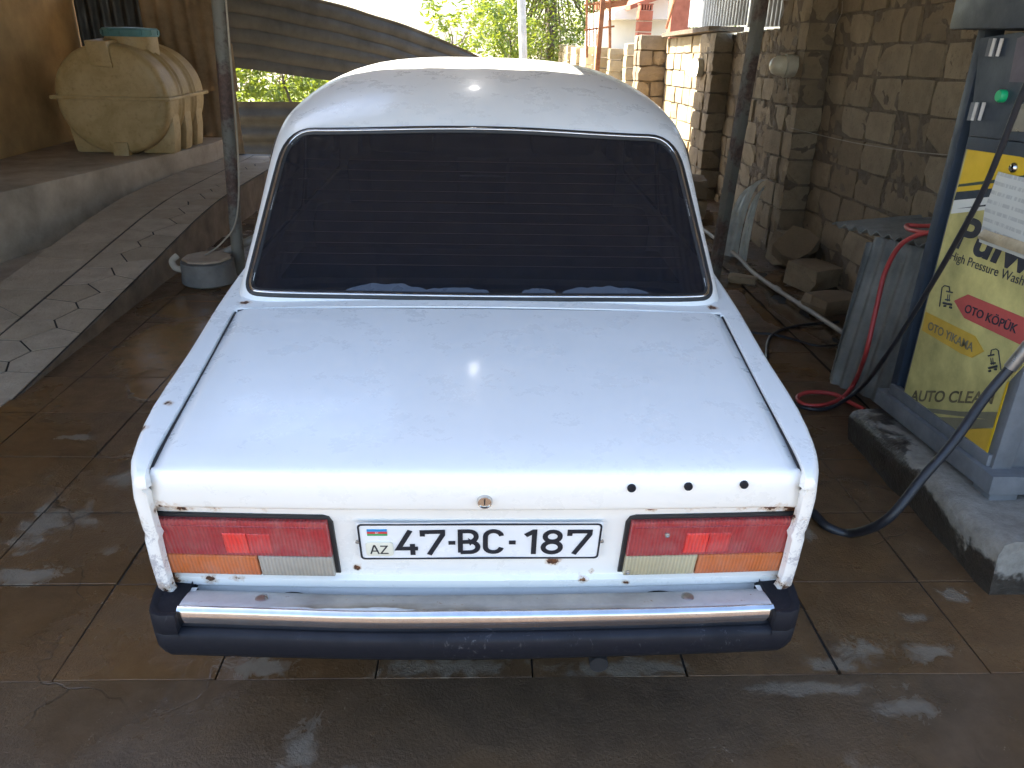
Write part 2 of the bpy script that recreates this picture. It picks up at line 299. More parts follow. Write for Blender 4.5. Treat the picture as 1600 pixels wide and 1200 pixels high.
# ------------------------------------------------------------------ mesh helpers
class MB:
    def __init__(s): s.v = []; s.f = []
    def add(s, vs, fs):
        o = len(s.v); s.v += [tuple(x) for x in vs]; s.f += [tuple(i+o for i in f) for f in fs]; return s
    def box(s, c, d, rot=None):
        hx, hy, hz = d[0]/2, d[1]/2, d[2]/2; c = Vector(c)
        vs = [Vector((x, y, z)) for x in (-hx, hx) for y in (-hy, hy) for z in (-hz, hz)]
        if rot is not None: vs = [rot @ v for v in vs]
        return s.add([c+v for v in vs], [(0, 1, 3, 2), (4, 6, 7, 5), (0, 4, 5, 1), (2, 3, 7, 6), (0, 2, 6, 4), (1, 5, 7, 3)])
    def prism(s, poly, off):
        """poly: list of 3-D points (one face), extruded by vector off."""
        n = len(poly); off = Vector(off); P = [Vector(q) for q in poly]
        vs = P + [q+off for q in P]
        fs = [tuple(range(n))[::-1], tuple(range(n, 2*n))] + [(i, (i+1) % n, n+(i+1) % n, n+i) for i in range(n)]
        return s.add(vs, fs)
    def grid(s, fn, nu, nv, closeu=False):
        vs = [fn(i, j) for i in range(nu) for j in range(nv)]; fs = []
        for i in range(nu if closeu else nu-1):
            for j in range(nv-1):
                a = i*nv+j; b = ((i+1) % nu)*nv+j; fs.append((a, b, b+1, a+1))
        return s.add(vs, fs)
    def tube(s, path, rad, n=8, closed=False, caps=True, flat=None):
        """path of points; rad number or list; flat=(normalfn, ratio) squashes the profile."""
        P = [Vector(q) for q in path]; m_ = len(P); vs = []; fs = []
        up = Vector((0, 0, 1)); prev = None
        for i, q in enumerate(P):
            a = P[(i-1) % m_] if (closed or i) else P[0]; b = P[(i+1) % m_] if (closed or i < m_-1) else P[-1]
            t = (b-a).normalized()
            if flat: nn = flat[0](i); sx = t.cross(nn).normalized(); sy = nn
            else:
                if prev is None:
                    ref = up if abs(t.z) < .9 else Vector((1, 0, 0)); sx = t.cross(ref).normalized()
                else: sx = (prev - t*prev.dot(t)).normalized()
                prev = sx; sy = t.cross(sx)
            rr = rad[i] if isinstance(rad, (list, tuple)) else rad
            for k in range(n):
                an = 2*math.pi*k/n; vs.append(q + sx*math.cos(an)*rr + sy*math.sin(an)*rr*(flat[1] if flat else 1))
        for i in range(m_ if closed else m_-1):
            for k in range(n):
                a = i*n+k; b = i*n+(k+1) % n; c = ((i+1) % m_)*n; fs.append((a, b, c+(k+1) % n, c+k))
        if caps and not closed: fs += [tuple(range(n))[::-1], tuple(range((m_-1)*n, m_*n))]
        return s.add(vs, fs)
    def lathe(s, prof, c=(0, 0, 0), n=24, axis='z'):
        """prof: (radius, height) pairs round the axis through c."""
        c = Vector(c); vs = []
        for rr, h in prof:
            for k in range(n):
                a = 2*math.pi*k/n; x, y = rr*math.cos(a), rr*math.sin(a)
                vs.append(c + (Vector((x, y, h)) if axis == 'z' else Vector((h, x, y)) if axis == 'x' else Vector((x, h, y))))
        fs = [(i*n+k, i*n+(k+1) % n, (i+1)*n+(k+1) % n, (i+1)*n+k) for i in range(len(prof)-1) for k in range(n)]
        fs += [tuple(range(n))[::-1], tuple(range((len(prof)-1)*n, len(prof)*n))]
        return s.add(vs, fs)
    def mesh(s, name, smooth=False, ang=40):
        me = bpy.data.meshes.new(name); me.from_pydata(s.v, [], s.f); me.validate()
        bm = bmesh.new(); bm.from_mesh(me); bmesh.ops.recalc_face_normals(bm, faces=bm.faces)
        if smooth:
            for f in bm.faces: f.smooth = True
            for e in bm.edges:
                if len(e.link_faces) == 2 and e.calc_face_angle(0) > R(ang): e.smooth = False
        bm.to_mesh(me); bm.free(); return me
    def build(s, name, mat, parent=None, smooth=False, ang=40, bevel=0, bseg=2):
        me = s.mesh(name, smooth, ang)
        if bevel:
            bm = bmesh.new(); bm.from_mesh(me)
            es = [e for e in bm.edges if len(e.link_faces) == 2 and e.calc_face_angle(0) > R(25)]
            bmesh.ops.bevel(bm, geom=es, offset=bevel, segments=bseg, affect='EDGES', profile=.6, clamp_overlap=True)
            for f in bm.faces: f.smooth = True
            for e in bm.edges:
                if len(e.link_faces) == 2 and e.calc_face_angle(0) > R(50): e.smooth = False
            bm.to_mesh(me); bm.free()
        return link(name, me, mat, parent)
def link(name, me, mat, parent=None):
    if mat and not me.materials: me.materials.append(MAT[mat])
    o = bpy.data.objects.new(name, me); C.objects.link(o)
    if parent: o.parent = parent
    return o
def empty(name, loc=(0, 0, 0)):
    o = bpy.data.objects.new(name, None); C.objects.link(o); o.location = loc; o.empty_display_size = .2; return o
def tag(o, label=None, cat=None, group=None, kind=None):
    if label: o['label'] = label
    if cat: o['category'] = cat
    if group: o['group'] = group
    if kind: o['kind'] = kind
    return o
def smoothpath(pts, k=8):
    P = [Vector(q) for q in pts]; out = []
    for i in range(len(P)-1):
        a, b, c, d = P[max(i-1, 0)], P[i], P[i+1], P[min(i+2, len(P)-1)]
        for j in range(k):
            t = j/k; out.append(.5*((2*b)+(c-a)*t+(2*a-5*b+4*c-d)*t*t+(-a+3*b-3*c+d)*t**3))
    return out+[P[-1]]
def lerp(a, b, t): return a+(b-a)*t
def spl(tab, x):
    """Smooth (Catmull-Rom, non-uniform Hermite) interpolation in a table of (x, y)."""
    n = len(tab)
    if x <= tab[0][0]: return tab[0][1]
    if x >= tab[-1][0]: return tab[-1][1]
    i = max(k for k in range(n-1) if tab[k][0] <= x)
    def sl(k):
        if k == 0: return (tab[1][1]-tab[0][1])/(tab[1][0]-tab[0][0])
        if k == n-1: return (tab[-1][1]-tab[-2][1])/(tab[-1][0]-tab[-2][0])
        return (tab[k+1][1]-tab[k-1][1])/(tab[k+1][0]-tab[k-1][0])
    x0, y0 = tab[i]; x1, y1 = tab[i+1]; h = x1-x0; t = (x-x0)/h
    return (2*t**3-3*t*t+1)*y0+(t**3-2*t*t+t)*h*sl(i)+(-2*t**3+3*t*t)*y1+(t**3-t*t)*h*sl(i+1)
def corrugated(u0, v0, uvec, vvec, pitch, amp, nrm, nv=2, thick=.004, wob=0, cells=None):
    """A corrugated sheet: waves run across uvec, ridges along vvec."""
    u0 = Vector(u0); uvec = Vector(uvec); vvec = Vector(vvec); nrm = Vector(nrm).normalized(); L = uvec.length
    nu = max(2, int(L/pitch*8)+1); mb = MB()
    def fn(i, j, o=0):
        u = i/(nu-1); v = j/(nv-1)
        q = u0+uvec*u+vvec*v+nrm*(amp*math.sin(2*math.pi*u*L/pitch)+o)
        if wob: q += nrm*wob*noise.noise(q*1.3)
        return q
    mb.grid(lambda i, j: fn(i, j), nu, nv); mb.grid(lambda i, j: fn(i, j, -thick), nu, nv)
    a = 0; b = nu*nv
    for i in range(nu-1):
        mb.f += [(i*nv, (i+1)*nv, b+(i+1)*nv, b+i*nv), (i*nv+nv-1, b+i*nv+nv-1, b+(i+1)*nv+nv-1, (i+1)*nv+nv-1)]
    for j in range(nv-1):
        e = (nu-1)*nv; mb.f += [(j, b+j, b+j+1, j+1), (e+j, e+j+1, b+e+j+1, b+e+j)]
    return mb

# ================================================================== THE SETTING
g = MB().add([(-120, -60, -.06), (120, -60, -.06), (120, 160, -.06), (-120, 160, -.06)], [(0, 1, 2, 3)]).build('ground', 'dry_earth'); tag(g, kind='structure')
# floor of the wash bay: a bed of dirt with concrete slabs laid on it
fl = MB().box((-.25, 4.325, -.0325), (5.9, 8.15, .057)).build('floor', 'joint_dirt'); tag(fl, 'wet brown concrete slab floor of the car wash', kind='structure')
SX, SY, X0, Y0 = .44, .41, -1.61, .63
def rough_block(seed, pull=(.05, .025), jit=.02, cuts=1, chip=0):
    rr = random.Random(seed); bm = bmesh.new(); bmesh.ops.create_cube(bm, size=1)
    bmesh.ops.subdivide_edges(bm, edges=bm.edges[:], cuts=cuts, use_grid_fill=True)
    for v in bm.verts:
        k = sum(abs(abs(c)-.5) < 1e-4 for c in v.co)
        s_ = 1-(pull[0] if k == 3 else pull[1] if k == 2 else 0)
        if chip and k == 3 and rr.random() < .3: s_ -= chip*rr.random()
        v.co = Vector([c*s_ + rr.uniform(-jit, jit) for c in v.co])
    me = bpy.data.meshes.new('block'); bm.to_mesh(me); bm.free()
    for f_ in me.polygons: f_.use_smooth = False
    return me
slab_me = []
for k in range(5):
    bm = bmesh.new(); bmesh.ops.create_cube(bm, size=1); bmesh.ops.scale(bm, vec=(SX-.007, SY-.007, .05), verts=bm.verts)
    rr = random.Random(k)
    for v in bm.verts:
        if v.co.z > 0: v.co += Vector((rr.uniform(-.002, .002), rr.uniform(-.002, .002), rr.uniform(-.0012, .0012)))
    bmesh.ops.bevel(bm, geom=[e for e in bm.edges if sum(v.co.z > 0 for v in e.verts) == 2], offset=.0008, segments=1, affect='EDGES')
    me = bpy.data.meshes.new('slab'); bm.to_mesh(me); bm.free(); me.materials.append(MAT['slab_concrete']); slab_me.append(me)
for i in range(-2, 8):
    for j in range(-1, 18):
        x = X0+(i+.5)*SX; y = Y0+(j+.5)*SY
        if x > 2.3: continue
        o = link('slab', slab_me[rnd.randrange(5)], None, fl); o.location = (x, y, -.025+rnd.uniform(-.0012, .0012))
        o.rotation_euler = (rnd.uniform(-.0015, .0015), rnd.uniform(-.0015, .0015), rnd.choice((0, math.pi))+rnd.uniform(-.004, .004))
# older rough concrete in front of the slabs
ap = MB()
def apf(i, j):
    x = -6+12*i/140; y = -3+3.222*(j/150)**.7
    edge = .230+.005*noise.noise(Vector((x*3, 0, 5)))+.004*noise.noise(Vector((x*14, 2, 0)))
    y = min(y, edge) if j == 150 else min(y, .215)
    z = .003+.005*noise.noise(Vector((x*2.2, y*2.2, 0)))+.004*noise.noise(Vector((x*9, y*9, 3)))
    return (x, y, z-.004)
ap.grid(apf, 141, 151)
tag(ap.build('apron', 'apron_concrete', smooth=True), 'dark rough concrete apron in front of the slabs', kind='structure')
# side strips of floor
tag(MB().box((4.0, 4.3, -.04), (2.6, 8.2, .06)).build('side_ground', 'joint_dirt'), kind='structure')
tag(MB().box((-4.3, 4.6, -.02), (4.1, 8.8, .05)).build('side_floor', 'concrete'), kind='structure')

gt = MB(); gt.grid(lambda i, j: (1.908+.72*j/12, .2+9.2*i/120, +.010-.012*math.sin(math.pi*min(1, j/7))+.010*noise.noise(Vector((j*.6, i*.4, 0)))+.006*noise.noise(Vector((j*1.9, i*1.3, 4)))), 121, 13)
tag(gt.build('gutter', 'apron_concrete', smooth=True), 'wet muddy gutter along the foot of the stone wall', kind='structure')
# ------------------------------------------------------------------ curb under the pump
cb = MB()
def curbpt(x, y, z):
    n_ = Vector((noise.noise(Vector((x*7, y*7, z*7))), noise.noise(Vector((x*7, y*7, z*7+9))), noise.noise(Vector((x*7, y*7, z*7+20)))))
    return Vector((x, y, z))+n_*.012
def curbtop(y): return .205-.055*(y-.6)
ny = 40; prof = [(1.665, -.05), (1.668, .0), (1.662, .4), (1.655, .75), (1.668, .93), (1.70, 1.0), (1.78, 1.01), (1.95, 1.0), (2.2, 1.0), (2.6, 1.0)]
cb.grid(lambda i, j: curbpt(prof[j][0], .56+1.08*i/(ny-1), prof[j][1]*curbtop(.56+1.08*i/(ny-1))), ny, len(prof))
k = (ny-1)*len(prof)
cb.f.append(tuple(range(len(prof)))); cb.f.append(tuple(range(k, k+len(prof))))
cb.v += [(2.6, .56, -.05), (2.6, 1.64, -.05)]
cb.f = cb.f[:-2]+[tuple(range(len(prof)))+(len(cb.v)-2,), tuple(range(k, k+len(prof)))+(len(cb.v)-1,)]
tag(cb.build('curb', 'curb_concrete', smooth=True, ang=60), 'raised concrete plinth with a wet stained side under the pump', 'curb')

# ------------------------------------------------------------------ stone walls: every block its own piece
stones = []
for k in range(14):
    me = rough_block(k, (.06, .016), .022, chip=.26); me.materials.append(MAT['limestone']); stones.append(me)
stones_p = []
for k in range(6):
    me = rough_block(40+k, (.06, .03), .02); me.materials.append(MAT['limestone_sunlit']); stones_p.append(me)
def course(par, org, along, nrm, L, zs, lens_=(.40, .40, .2, .36, .40), depth=.19, ms=None, gap=.011, proud=.0, start=0.0):
    """Rows of blocks on a vertical face: org at its foot, along it, nrm outwards."""
    org = Vector(org); along = Vector(along).normalized(); nrm = Vector(nrm).normalized()
    ang = math.atan2(along.y, along.x)
    for q, (z0, z1) in enumerate(zs):
        u = 0; first = (.2 if q % 2 else .0)
        while u < L-.03:
            l = first if (first and u == 0) else rnd.choice(lens_)*rnd.uniform(.92, 1.08)
            if L-(u+l) < .1: l = L-u
            h = z1-z0
            me = rnd.choice(ms or stones)
            o = link('stone', me, None, par)
            pr = rnd.uniform(-.012, .012)+proud
            o.location = org+along*(u+l/2)+nrm*(-depth/2+pr)+Vector((0, 0, z0+h/2))
            fx = rnd.choice((-1, 1)); o.scale = (l-gap*rnd.uniform(.5, 1.6), depth, h-gap*rnd.uniform(.5, 1.5))
            o.rotation_euler = (rnd.uniform(-.012, .012), rnd.uniform(-.018, .018), ang+rnd.uniform(-.012, .012))
            u += l
def rows(z0, z1, h=.2):
    n = max(1, round((z1-z0)/h)); d = (z1-z0)/n; return [(z0+i*d, z0+(i+1)*d) for i in range(n)]
wall = MB().box((2.73, 2.1, 1.2), (.22, 5.3, 2.5)).box((2.73, 7.5, .88), (.22, 5.8, 1.76)).box((2.56, 5.05, .97), (.28, .5, 1.94)).box((2.56, 7.55, .86), (.28, .5, 1.68)).box((2.47, 10.6, .86), (.46, .33, 1.78))
wl = wall.build('stone_wall', 'mortar'); tag(wl, 'long wall of rough tan limestone blocks on the right of the bay', 'wall')
course(wl, (2.60, -.3, 0), (0, 1, 0), (-1, 0, 0), 5.05, rows(-.2, 2.42, .2))
course(wl, (2.60, 5.36, 0), (0, 1, 0), (-1, 0, 0), 1.89, rows(-.05, 1.78, .2))
course(wl, (2.60, 7.86, 0), (0, 1, 0), (-1, 0, 0), 2.54, rows(-.05, 1.80, .2), ms=stones_p)  # sunlit stretch of the wall, brightened by its lighter block colour
for (ya, xa, top, yb) in ((4.75, 2.40, 1.97, 5.35), (7.25, 2.40, 1.78, 7.85), (10.40, 2.21, 1.84, 10.80)):
    course(wl, (xa, ya, 0), (1, 0, 0), (0, -1, 0), 2.6-xa+.02, rows(0, top, .2), lens_=(.2, .22, .4), depth=.2)
    course(wl, (xa, ya+.2, 0), (0, 1, 0), (-1, 0, 0), yb-ya-.2, rows(0, top, .2), lens_=(.4, .4), depth=.16)
cp = MB(); cp.prism([(2.50, 7.9, 1.812), (2.9, 7.9, 1.812), (2.9, 10.35, 1.81), (2.50, 10.35, 1.81)], (0, 0, .05)); cp.build('coping', 'mortar', wl)
mbd = MB()
def mortar_patch(p0, along, nrm, L, z0, z1):
    p0, along, nrm = Vector(p0), Vector(along), Vector(nrm); nu_, nv_ = max(2, int(L/.035)), int((z1-z0)/.035)
    def f(i, j):
        q = p0+along*(L*i/(nu_-1))+Vector((0, 0, z0+(z1-z0)*j/(nv_-1)))
        return q-nrm*(.012-.020*noise.noise(q*11)-.014*noise.noise(q*31))
    mbd.grid(f, nu_, nv_)
mortar_patch((2.60, -.3, 0), (0, 1, 0), (-1, 0, 0), 5.05, -.1, 2.4); mortar_patch((2.60, 5.36, 0), (0, 1, 0), (-1, 0, 0), 1.89, 0, 1.76)
mortar_patch((2.40, 4.95, 0), (0, 1, 0), (-1, 0, 0), .40, 0, 1.95); mortar_patch((2.41, 4.75, 0), (1, 0, 0), (0, -1, 0), .19, 0, 1.95)
mbd.build('mortar_bed', 'mortar', wl)
wl.rotation_euler = (R(-1.6), 0, 0); wl.location = (0, 0, 5*math.tan(R(1.6)))
# the lower wall beyond, in full sun, with a row of piers
fw = MB().box((2.85, 19.2, .67), (.3, 16.6, 1.34)).build('garden_wall', 'mortar'); tag(fw, 'low sunlit yellow stone wall with many piers running far back', 'wall')
course(fw, (2.70, 10.9, 0), (0, 1, 0), (-1, 0, 0), 8.0, rows(0, 1.42, .2), ms=stones_p)
rest = MB()
for q, (z0, z1) in enumerate(rows(0, 1.36, .2)):
    y = 18.95
    while y < 27.3:
        l = rnd.uniform(.3, .42); rest.box((2.62, y+l/2, (z0+z1)/2), (.19, l-.012, z1-z0-.012)); y += l
tag(rest.build('far_stones', 'limestone_sunlit', fw), kind='stuff')
for ya in (12.7, 14.6, 16.5, 18.4, 20.5, 22.8, 25.3):
    top = 1.56 if ya < 13 else 1.45 if ya < 20 else 1.40
    course(fw, (2.42, ya, 0), (1, 0, 0), (0, -1, 0), .28, rows(0, top, .2), lens_=(.28,), depth=.36, ms=stones_p)

# corrugated metal fence standing on top of the wall
for k, (ya, yb, zb) in enumerate(((5.45, 6.95, 1.76), (7.0, 9.35, 1.78))):
    f_ = corrugated((2.62, ya, zb), 0, (0, yb-ya, 0), (0, 0, .95), .11, .018, (-1, 0, 0)).build('metal_fence', 'zinc_sheet', smooth=True, ang=60)
    tag(f_, ('grey corrugated metal fence sheet on the wall right of the leaning post', 'pale corrugated metal fence sheet on the wall left of the leaning post')[k], 'fence', 'metal sheets on the stone wall')

# ------------------------------------------------------------------ left: shed walls, bench, ramp
lw = MB().box((-4.55, 3.6, 1.35), (.2, 9.2, 2.7)).build('shed_wall', 'ochre_wall'); tag(lw, 'ochre plastered shed wall behind the plastic tank', 'wall')
tag(corrugated((-4.44, 8.05, .0), 0, (.72, 0, 0), (0, 0, 1.98), .13, .022, (0, -1, 0)).build('shed_sheet', 'dark_sheet', smooth=True, ang=60), 'dark corrugated metal sheet behind the tank lid', 'metal sheet')
# overlapping brown fibre-cement sheets
bs = empty('sheet_wall', (-3.3, 8.05, 0)); tag(bs, 'brown wavy fibre cement sheets in overlapping rows behind the tank', 'wall')
for k in range(4):
    o = corrugated((-.42, 0, k*.492), 0, (.92, 0, 0), (0, -.035, .50), .16, .022, (0, -1, 0), thick=.007).build('sheet', 'asbestos_brown', bs, smooth=True, ang=60)
    o.location = (rnd.uniform(-.01, .01), -.02*(k % 2), 0)
# low concrete bench wall the tank stands on
bt = .50
b0 = Vector((-3.72, 3.7, 0)); b1 = Vector((-2.93, 7.35, 0))
poly = [b0, b1, Vector((-2.93, 7.9, 0)), Vector((-4.43, 7.9, 0)), Vector((-4.43, 3.7, 0))]
bn = MB().prism(poly, (0, 0, bt)).build('bench_wall', 'concrete', bevel=.02); tag(bn, 'low concrete platform carrying the plastic tank', 'platform')
# ramp: body plus flagstones
RZ = [(1.95, .0), (2.6, .062), (3.13, .116), (3.72, .176), (4.28, .236), (4.82, .288), (5.45, .318), (6.9, .312), (8.2, .30)]
def rz(y): return spl(RZ, y)
rm = MB(); ys = [1.95+6.1*k/60 for k in range(61)]
XR, XM, XL = -2.23, -2.66, -3.05
def rampx(y): return XR+.012*noise.noise(Vector((y*4, 0, 0)))+.006*noise.noise(Vector((y*17, 1, 0)))
prof = lambda y: [(rampx(y), -.04), (rampx(y)-.003, rz(y)*.5-.02), (rampx(y)+.004, rz(y)-.009), (XM, rz(y)-.009), (XL, rz(y)-.009), (XL-.005, -.04)]
rm.grid(lambda i, j: (prof(ys[i])[j][0], ys[i], prof(ys[i])[j][1]), 61, 6); rm.f += [tuple(range(6)), tuple(range(360, 366))]
simple('ramp_side', (.20, .145, .095), .9, var=.5, scale=4, bump=.6, bscale=35, bd=.01)
rp = rm.build('ramp', 'ramp_side', smooth=True); tag(rp, 'sloping concrete ramp paved with pale crazy paving on the left', 'ramp')
MB().grid(lambda i, j: ((XR-.002, XL+.002)[j], ys[i], rz(ys[i])-.0045), 61, 2).build('joint_bed', 'joint_dirt', rp)
def voronoi(x0, x1, y0, y1, pts):
    cells = []
    for i, a in enumerate(pts):
        poly = [(x0, y0), (x1, y0), (x1, y1), (x0, y1)]
        for j, b in enumerate(pts):
            if i == j or abs(a[1]-b[1]) > 2: continue
            mx, my = (a[0]+b[0])/2, (a[1]+b[1])/2; nx, ny_ = b[0]-a[0], b[1]-a[1]; out = []
            for k in range(len(poly)):
                P, Q = poly[k], poly[(k+1) % len(poly)]
                dp = (P[0]-mx)*nx+(P[1]-my)*ny_; dq = (Q[0]-mx)*nx+(Q[1]-my)*ny_
                if dp <= 0: out.append(P)
                if dp*dq < 0: t = dp/(dp-dq); out.append((P[0]+(Q[0]-P[0])*t, P[1]+(Q[1]-P[1])*t))
            poly = out
            if not poly: break
        if len(poly) >= 3: cells.append(poly)
    return cells
def inset(poly, d):
    """Move every side of a convex polygon inwards by d."""
    n = len(poly); A_ = sum(poly[i][0]*poly[(i+1) % n][1]-poly[(i+1) % n][0]*poly[i][1] for i in range(n)); sg_ = 1 if A_ > 0 else -1
    poly = [q for i, q in enumerate(poly) if math.hypot(q[0]-poly[i-1][0], q[1]-poly[i-1][1]) > 1e-4]; n = len(poly); ln = []
    for i in range(n):
        (x0, y0), (x1, y1) = poly[i], poly[(i+1) % n]; L = math.hypot(x1-x0, y1-y0); nx_, ny_ = -(y1-y0)/L*sg_, (x1-x0)/L*sg_
        ln.append((nx_, ny_, nx_*x0+ny_*y0+d))
    out = []
    for i in range(n):
        a, b, c = ln[i-1]; e, f, g_ = ln[i]; D_ = a*f-b*e
        out.append(((c*f-b*g_)/D_, (a*g_-c*e)/D_) if abs(D_) > .15 else (poly[i][0]+(a+e)/2*d, poly[i][1]+(b+f)/2*d))
    ar = sum(out[i][0]*out[(i+1) % n][1]-out[(i+1) % n][0]*out[i][1] for i in range(n))
    if ar*A_ <= 0 or abs(ar) < .25*abs(A_) or any(math.hypot(out[i][0]-poly[i][0], out[i][1]-poly[i][1]) > .05 for i in range(n)):
        cx = sum(q[0] for q in poly)/n; cy = sum(q[1] for q in poly)/n
        out = [(cx+(x-cx)*.94, cy+(y-cy)*.94) for x, y in poly]
    return out
pr = random.Random(21)
pts = []
for k in range(46):
    y = 2.0+k*.128; pts.append((XR-.43*(.25 if k % 2 else .72)+pr.uniform(-.06, .06), y+pr.uniform(-.045, .045)))
cells = voronoi(XM+.004, XR-.006, 1.99, 7.9, pts)
pts2 = [(XM-.2+pr.uniform(-.12, .12), 2.1+k*.27+pr.uniform(-.06, .06)) for k in range(22)]
cells2 = voronoi(XL+.004, XM-.004, 1.99, 7.9, pts2)
for cl, ds in ((cells, .0055), (cells2, .003)):
    for poly in cl:
        q = inset(poly, ds); dz = pr.uniform(-.003, .003)
        MB().prism([(x, y, rz(y)-.012) for x, y in q], (0, 0, .0115+dz*.4)).build('flagstone', 'paving_stone', rp)

# ------------------------------------------------------------------ canopy on two leaning posts (above the frame, shades the bay)
SLOT = 2.09
cn = empty('canopy', (-.9, 4, 2.62)); tag(cn, 'corrugated sheet canopy roof over the wash bay', 'canopy')
for (xa, xb, ya, yb) in ((-4.65, -1.65, .0, 8.95), (-1.65, -.55, .0, SLOT), (-1.65, -.55, 2.95, 8.95), (-.55, 2.95, .0, 8.95)):   # gap shaped in the unseen roof to let sun onto the front of the car
    corrugated((xa+.9, ya-4, 0), 0, (xb-xa, 0, 0), (0, yb-ya, .0), .2, .02, (0, 0, 1)).build('roof_sheet', 'canopy_sheet', cn, smooth=True, ang=60)
for y in (-3.95, -2, .13, 2.4, 4.8): MB().box((0, y, -.09), (7.5, .06, .1)).build('purlin', 'rusty_post', cn)
pl = [atZ(374, 428), atY(341, 0, 4.15)]; d = (pl[1]-pl[0])/(pl[1].z-pl[0].z); pl[1] = pl[0]+d*2.52
tag(MB().tube([pl[0]-d*.05, pl[1]], .043, 14).build('support_post', 'rusty_post', smooth=True), 'round painted steel post with a cable beside the ramp', 'post')
prr = [atZ(1114, 440), atY(1190, 0, 4.1)]; d = (prr[1]-prr[0])/(prr[1].z-prr[0].z); prr[1] = prr[0]+d*2.50
rotm = d.to_track_quat('Z', 'Y').to_matrix()
tag(MB().box((prr[0]+prr[1])/2-d*.02, (.085, .06, 2.56), rotm).build('support_post', 'rusty_post', bevel=.006), 'square rusty steel post leaning in front of the stone wall', 'post')
# unseen bulb added under the canopy to make the glint on the boot lid
lm = empty('glint_bulb', (-.05, 2.95, 2.60)); tag(lm, 'small unseen bulb added under the canopy for the glint on the lid', 'lamp')
MB().lathe([(.02, -.14), (.03, -.12), (.03, -.05), (.015, -.03), (.012, .0)], n=12).build('socket', 'black_plastic', lm)
MB().lathe([(.004, -.235), (.018, -.228), (.029, -.205), (.026, -.175), (.018, -.14)], n=16).build('bulb', 'glint_bulb_glow', lm, smooth=True, ang=80)

# ------------------------------------------------------------------ leaning corrugated sheet, low fence behind it
q = [atY(322, -40, 8.3), atY(772, 100, 10.6), atY(330, 98, 8.3), atY(520, 148, 9.3)]
sh = empty('leaning_sheet', q[0]); tag(sh, 'long grey ribbed metal sheet sloping down towards the car roof', 'metal sheet')
A, Bq, Cq, Dq = q; Dq = Cq+(Bq-Cq)*1.0
nu, nv = 60, 25
mbs = MB(); nn = (Bq-A).cross(Cq-A).normalized()
def shf(i, j, o=0):
    u = i/(nu-1); v = j/(nv-1)
    top = A.lerp(Bq, u)+Vector((0, 0, .14*math.sin(u*math.pi))); bot = Cq.lerp(Bq+Vector((-.15, 0, -.55)), u)
    P_ = top.lerp(bot, v); rib = .02*max(0, math.sin(v*math.pi*2*6))**.5
    return P_+nn*(rib+o)+Vector((0, 0, .03*noise.noise(P_*1.5)))-sh.location
mbs.grid(lambda i, j: shf(i, j), nu, nv); mbs.grid(lambda i, j: shf(i, j, .006), nu, nv)
mbs.build('sheet', 'grey_sheet', sh, smooth=True, ang=50)
lf = [atY(345, 168, 10.0), atY(520, 155, 10.0)]
f_ = corrugated((lf[0].x-.3, 10.0, -.05), 0, (0, 0, .76), (3.2, 0, .05), .25, .03, (0, -1, 0)).build('low_fence', 'fence_sheet', smooth=True, ang=60)
tag(f_, 'low fence of grey sheets with horizontal ribs under the bright leaves', 'fence')

# ================================================================== THE CAR
car = empty('white_sedan', (0, 0, 0)); TILT = 1.5; car.rotation_euler = (R(TILT), 0, 0)
tag(car, 'old boxy white saloon car seen from behind with chipped paint and dark rear window', 'car')
TT = math.tan(R(TILT))
WS = [(-.10, .668), (-.07, .682), (-.03, .698), (.03, .713), (.2, .737), (.5, .752), (.8, .772), (1.07, .785), (1.6, .80), (2.6, .80), (3.4, .785), (3.8, .765), (4.0, .73)]
ZT = [(-.10, .842), (-.06, .855), (.0, .860), (.4, .874), (.8, .890), (1.3, .90), (2.8, .905), (3.2, .895), (3.8, .83), (4.0, .79)]
SEAM = [(-.10, .640), (.0, .652), (.3, .672), (.745, .705)]
RA, FA = .94, 3.36                                   # axles
def arch(y):
    zz = .19
    for a in (RA, FA):
        d = abs(y-a)
        if d < .36: zz = max(zz, (.29-a*TT)+math.sqrt(.36**2-d*d))
    return zz
def shear(y, z):                                      # the tail slants forwards towards the bottom
    t = max(0, min(1, (.35-y)/.40)); return (.855-z)*.20*t
def side(y):
    ws, zt = spl(WS, y), spl(ZT, y); wm = ws+(.018 if y > .3 else .018*max(0, (y+.1)/.4)); ar = arch(y)
    P = []
    P += [(ws-.016, zt-.0015), (ws-.008, zt-.0035), (ws-.0025, zt-.008), (ws, zt-.015), (ws+.002, zt-.035)]
    for z, dx in ((.79, .0), (.74, .0), (.70, -.002), (.685, -.006), (.67, -.001), (.60, .0), (.52, -.002), (.44, -.008), (.36, -.018), (.29, -.03), (.21, -.05)):
        z = min(z, zt-.05); P.append((wm+dx-(.004 if y > .2 else -.002), max(z, ar, .505-max(0, y+.04)*.62 if y < .5 else 0)))
    return P
stat = [-.075, -.06, -.04, -.015, .02, .06, .12, .2, .3, .4]+[.4+.02*k for k in range(1, 55)]+[1.5+.1*k for k in range(15)]+[2.96+.02*k for k in range(41)]+[3.8, 3.87, 3.93, 3.97, 4.0]
stat = sorted(set(round(x, 4) for x in stat))
bd = MB()
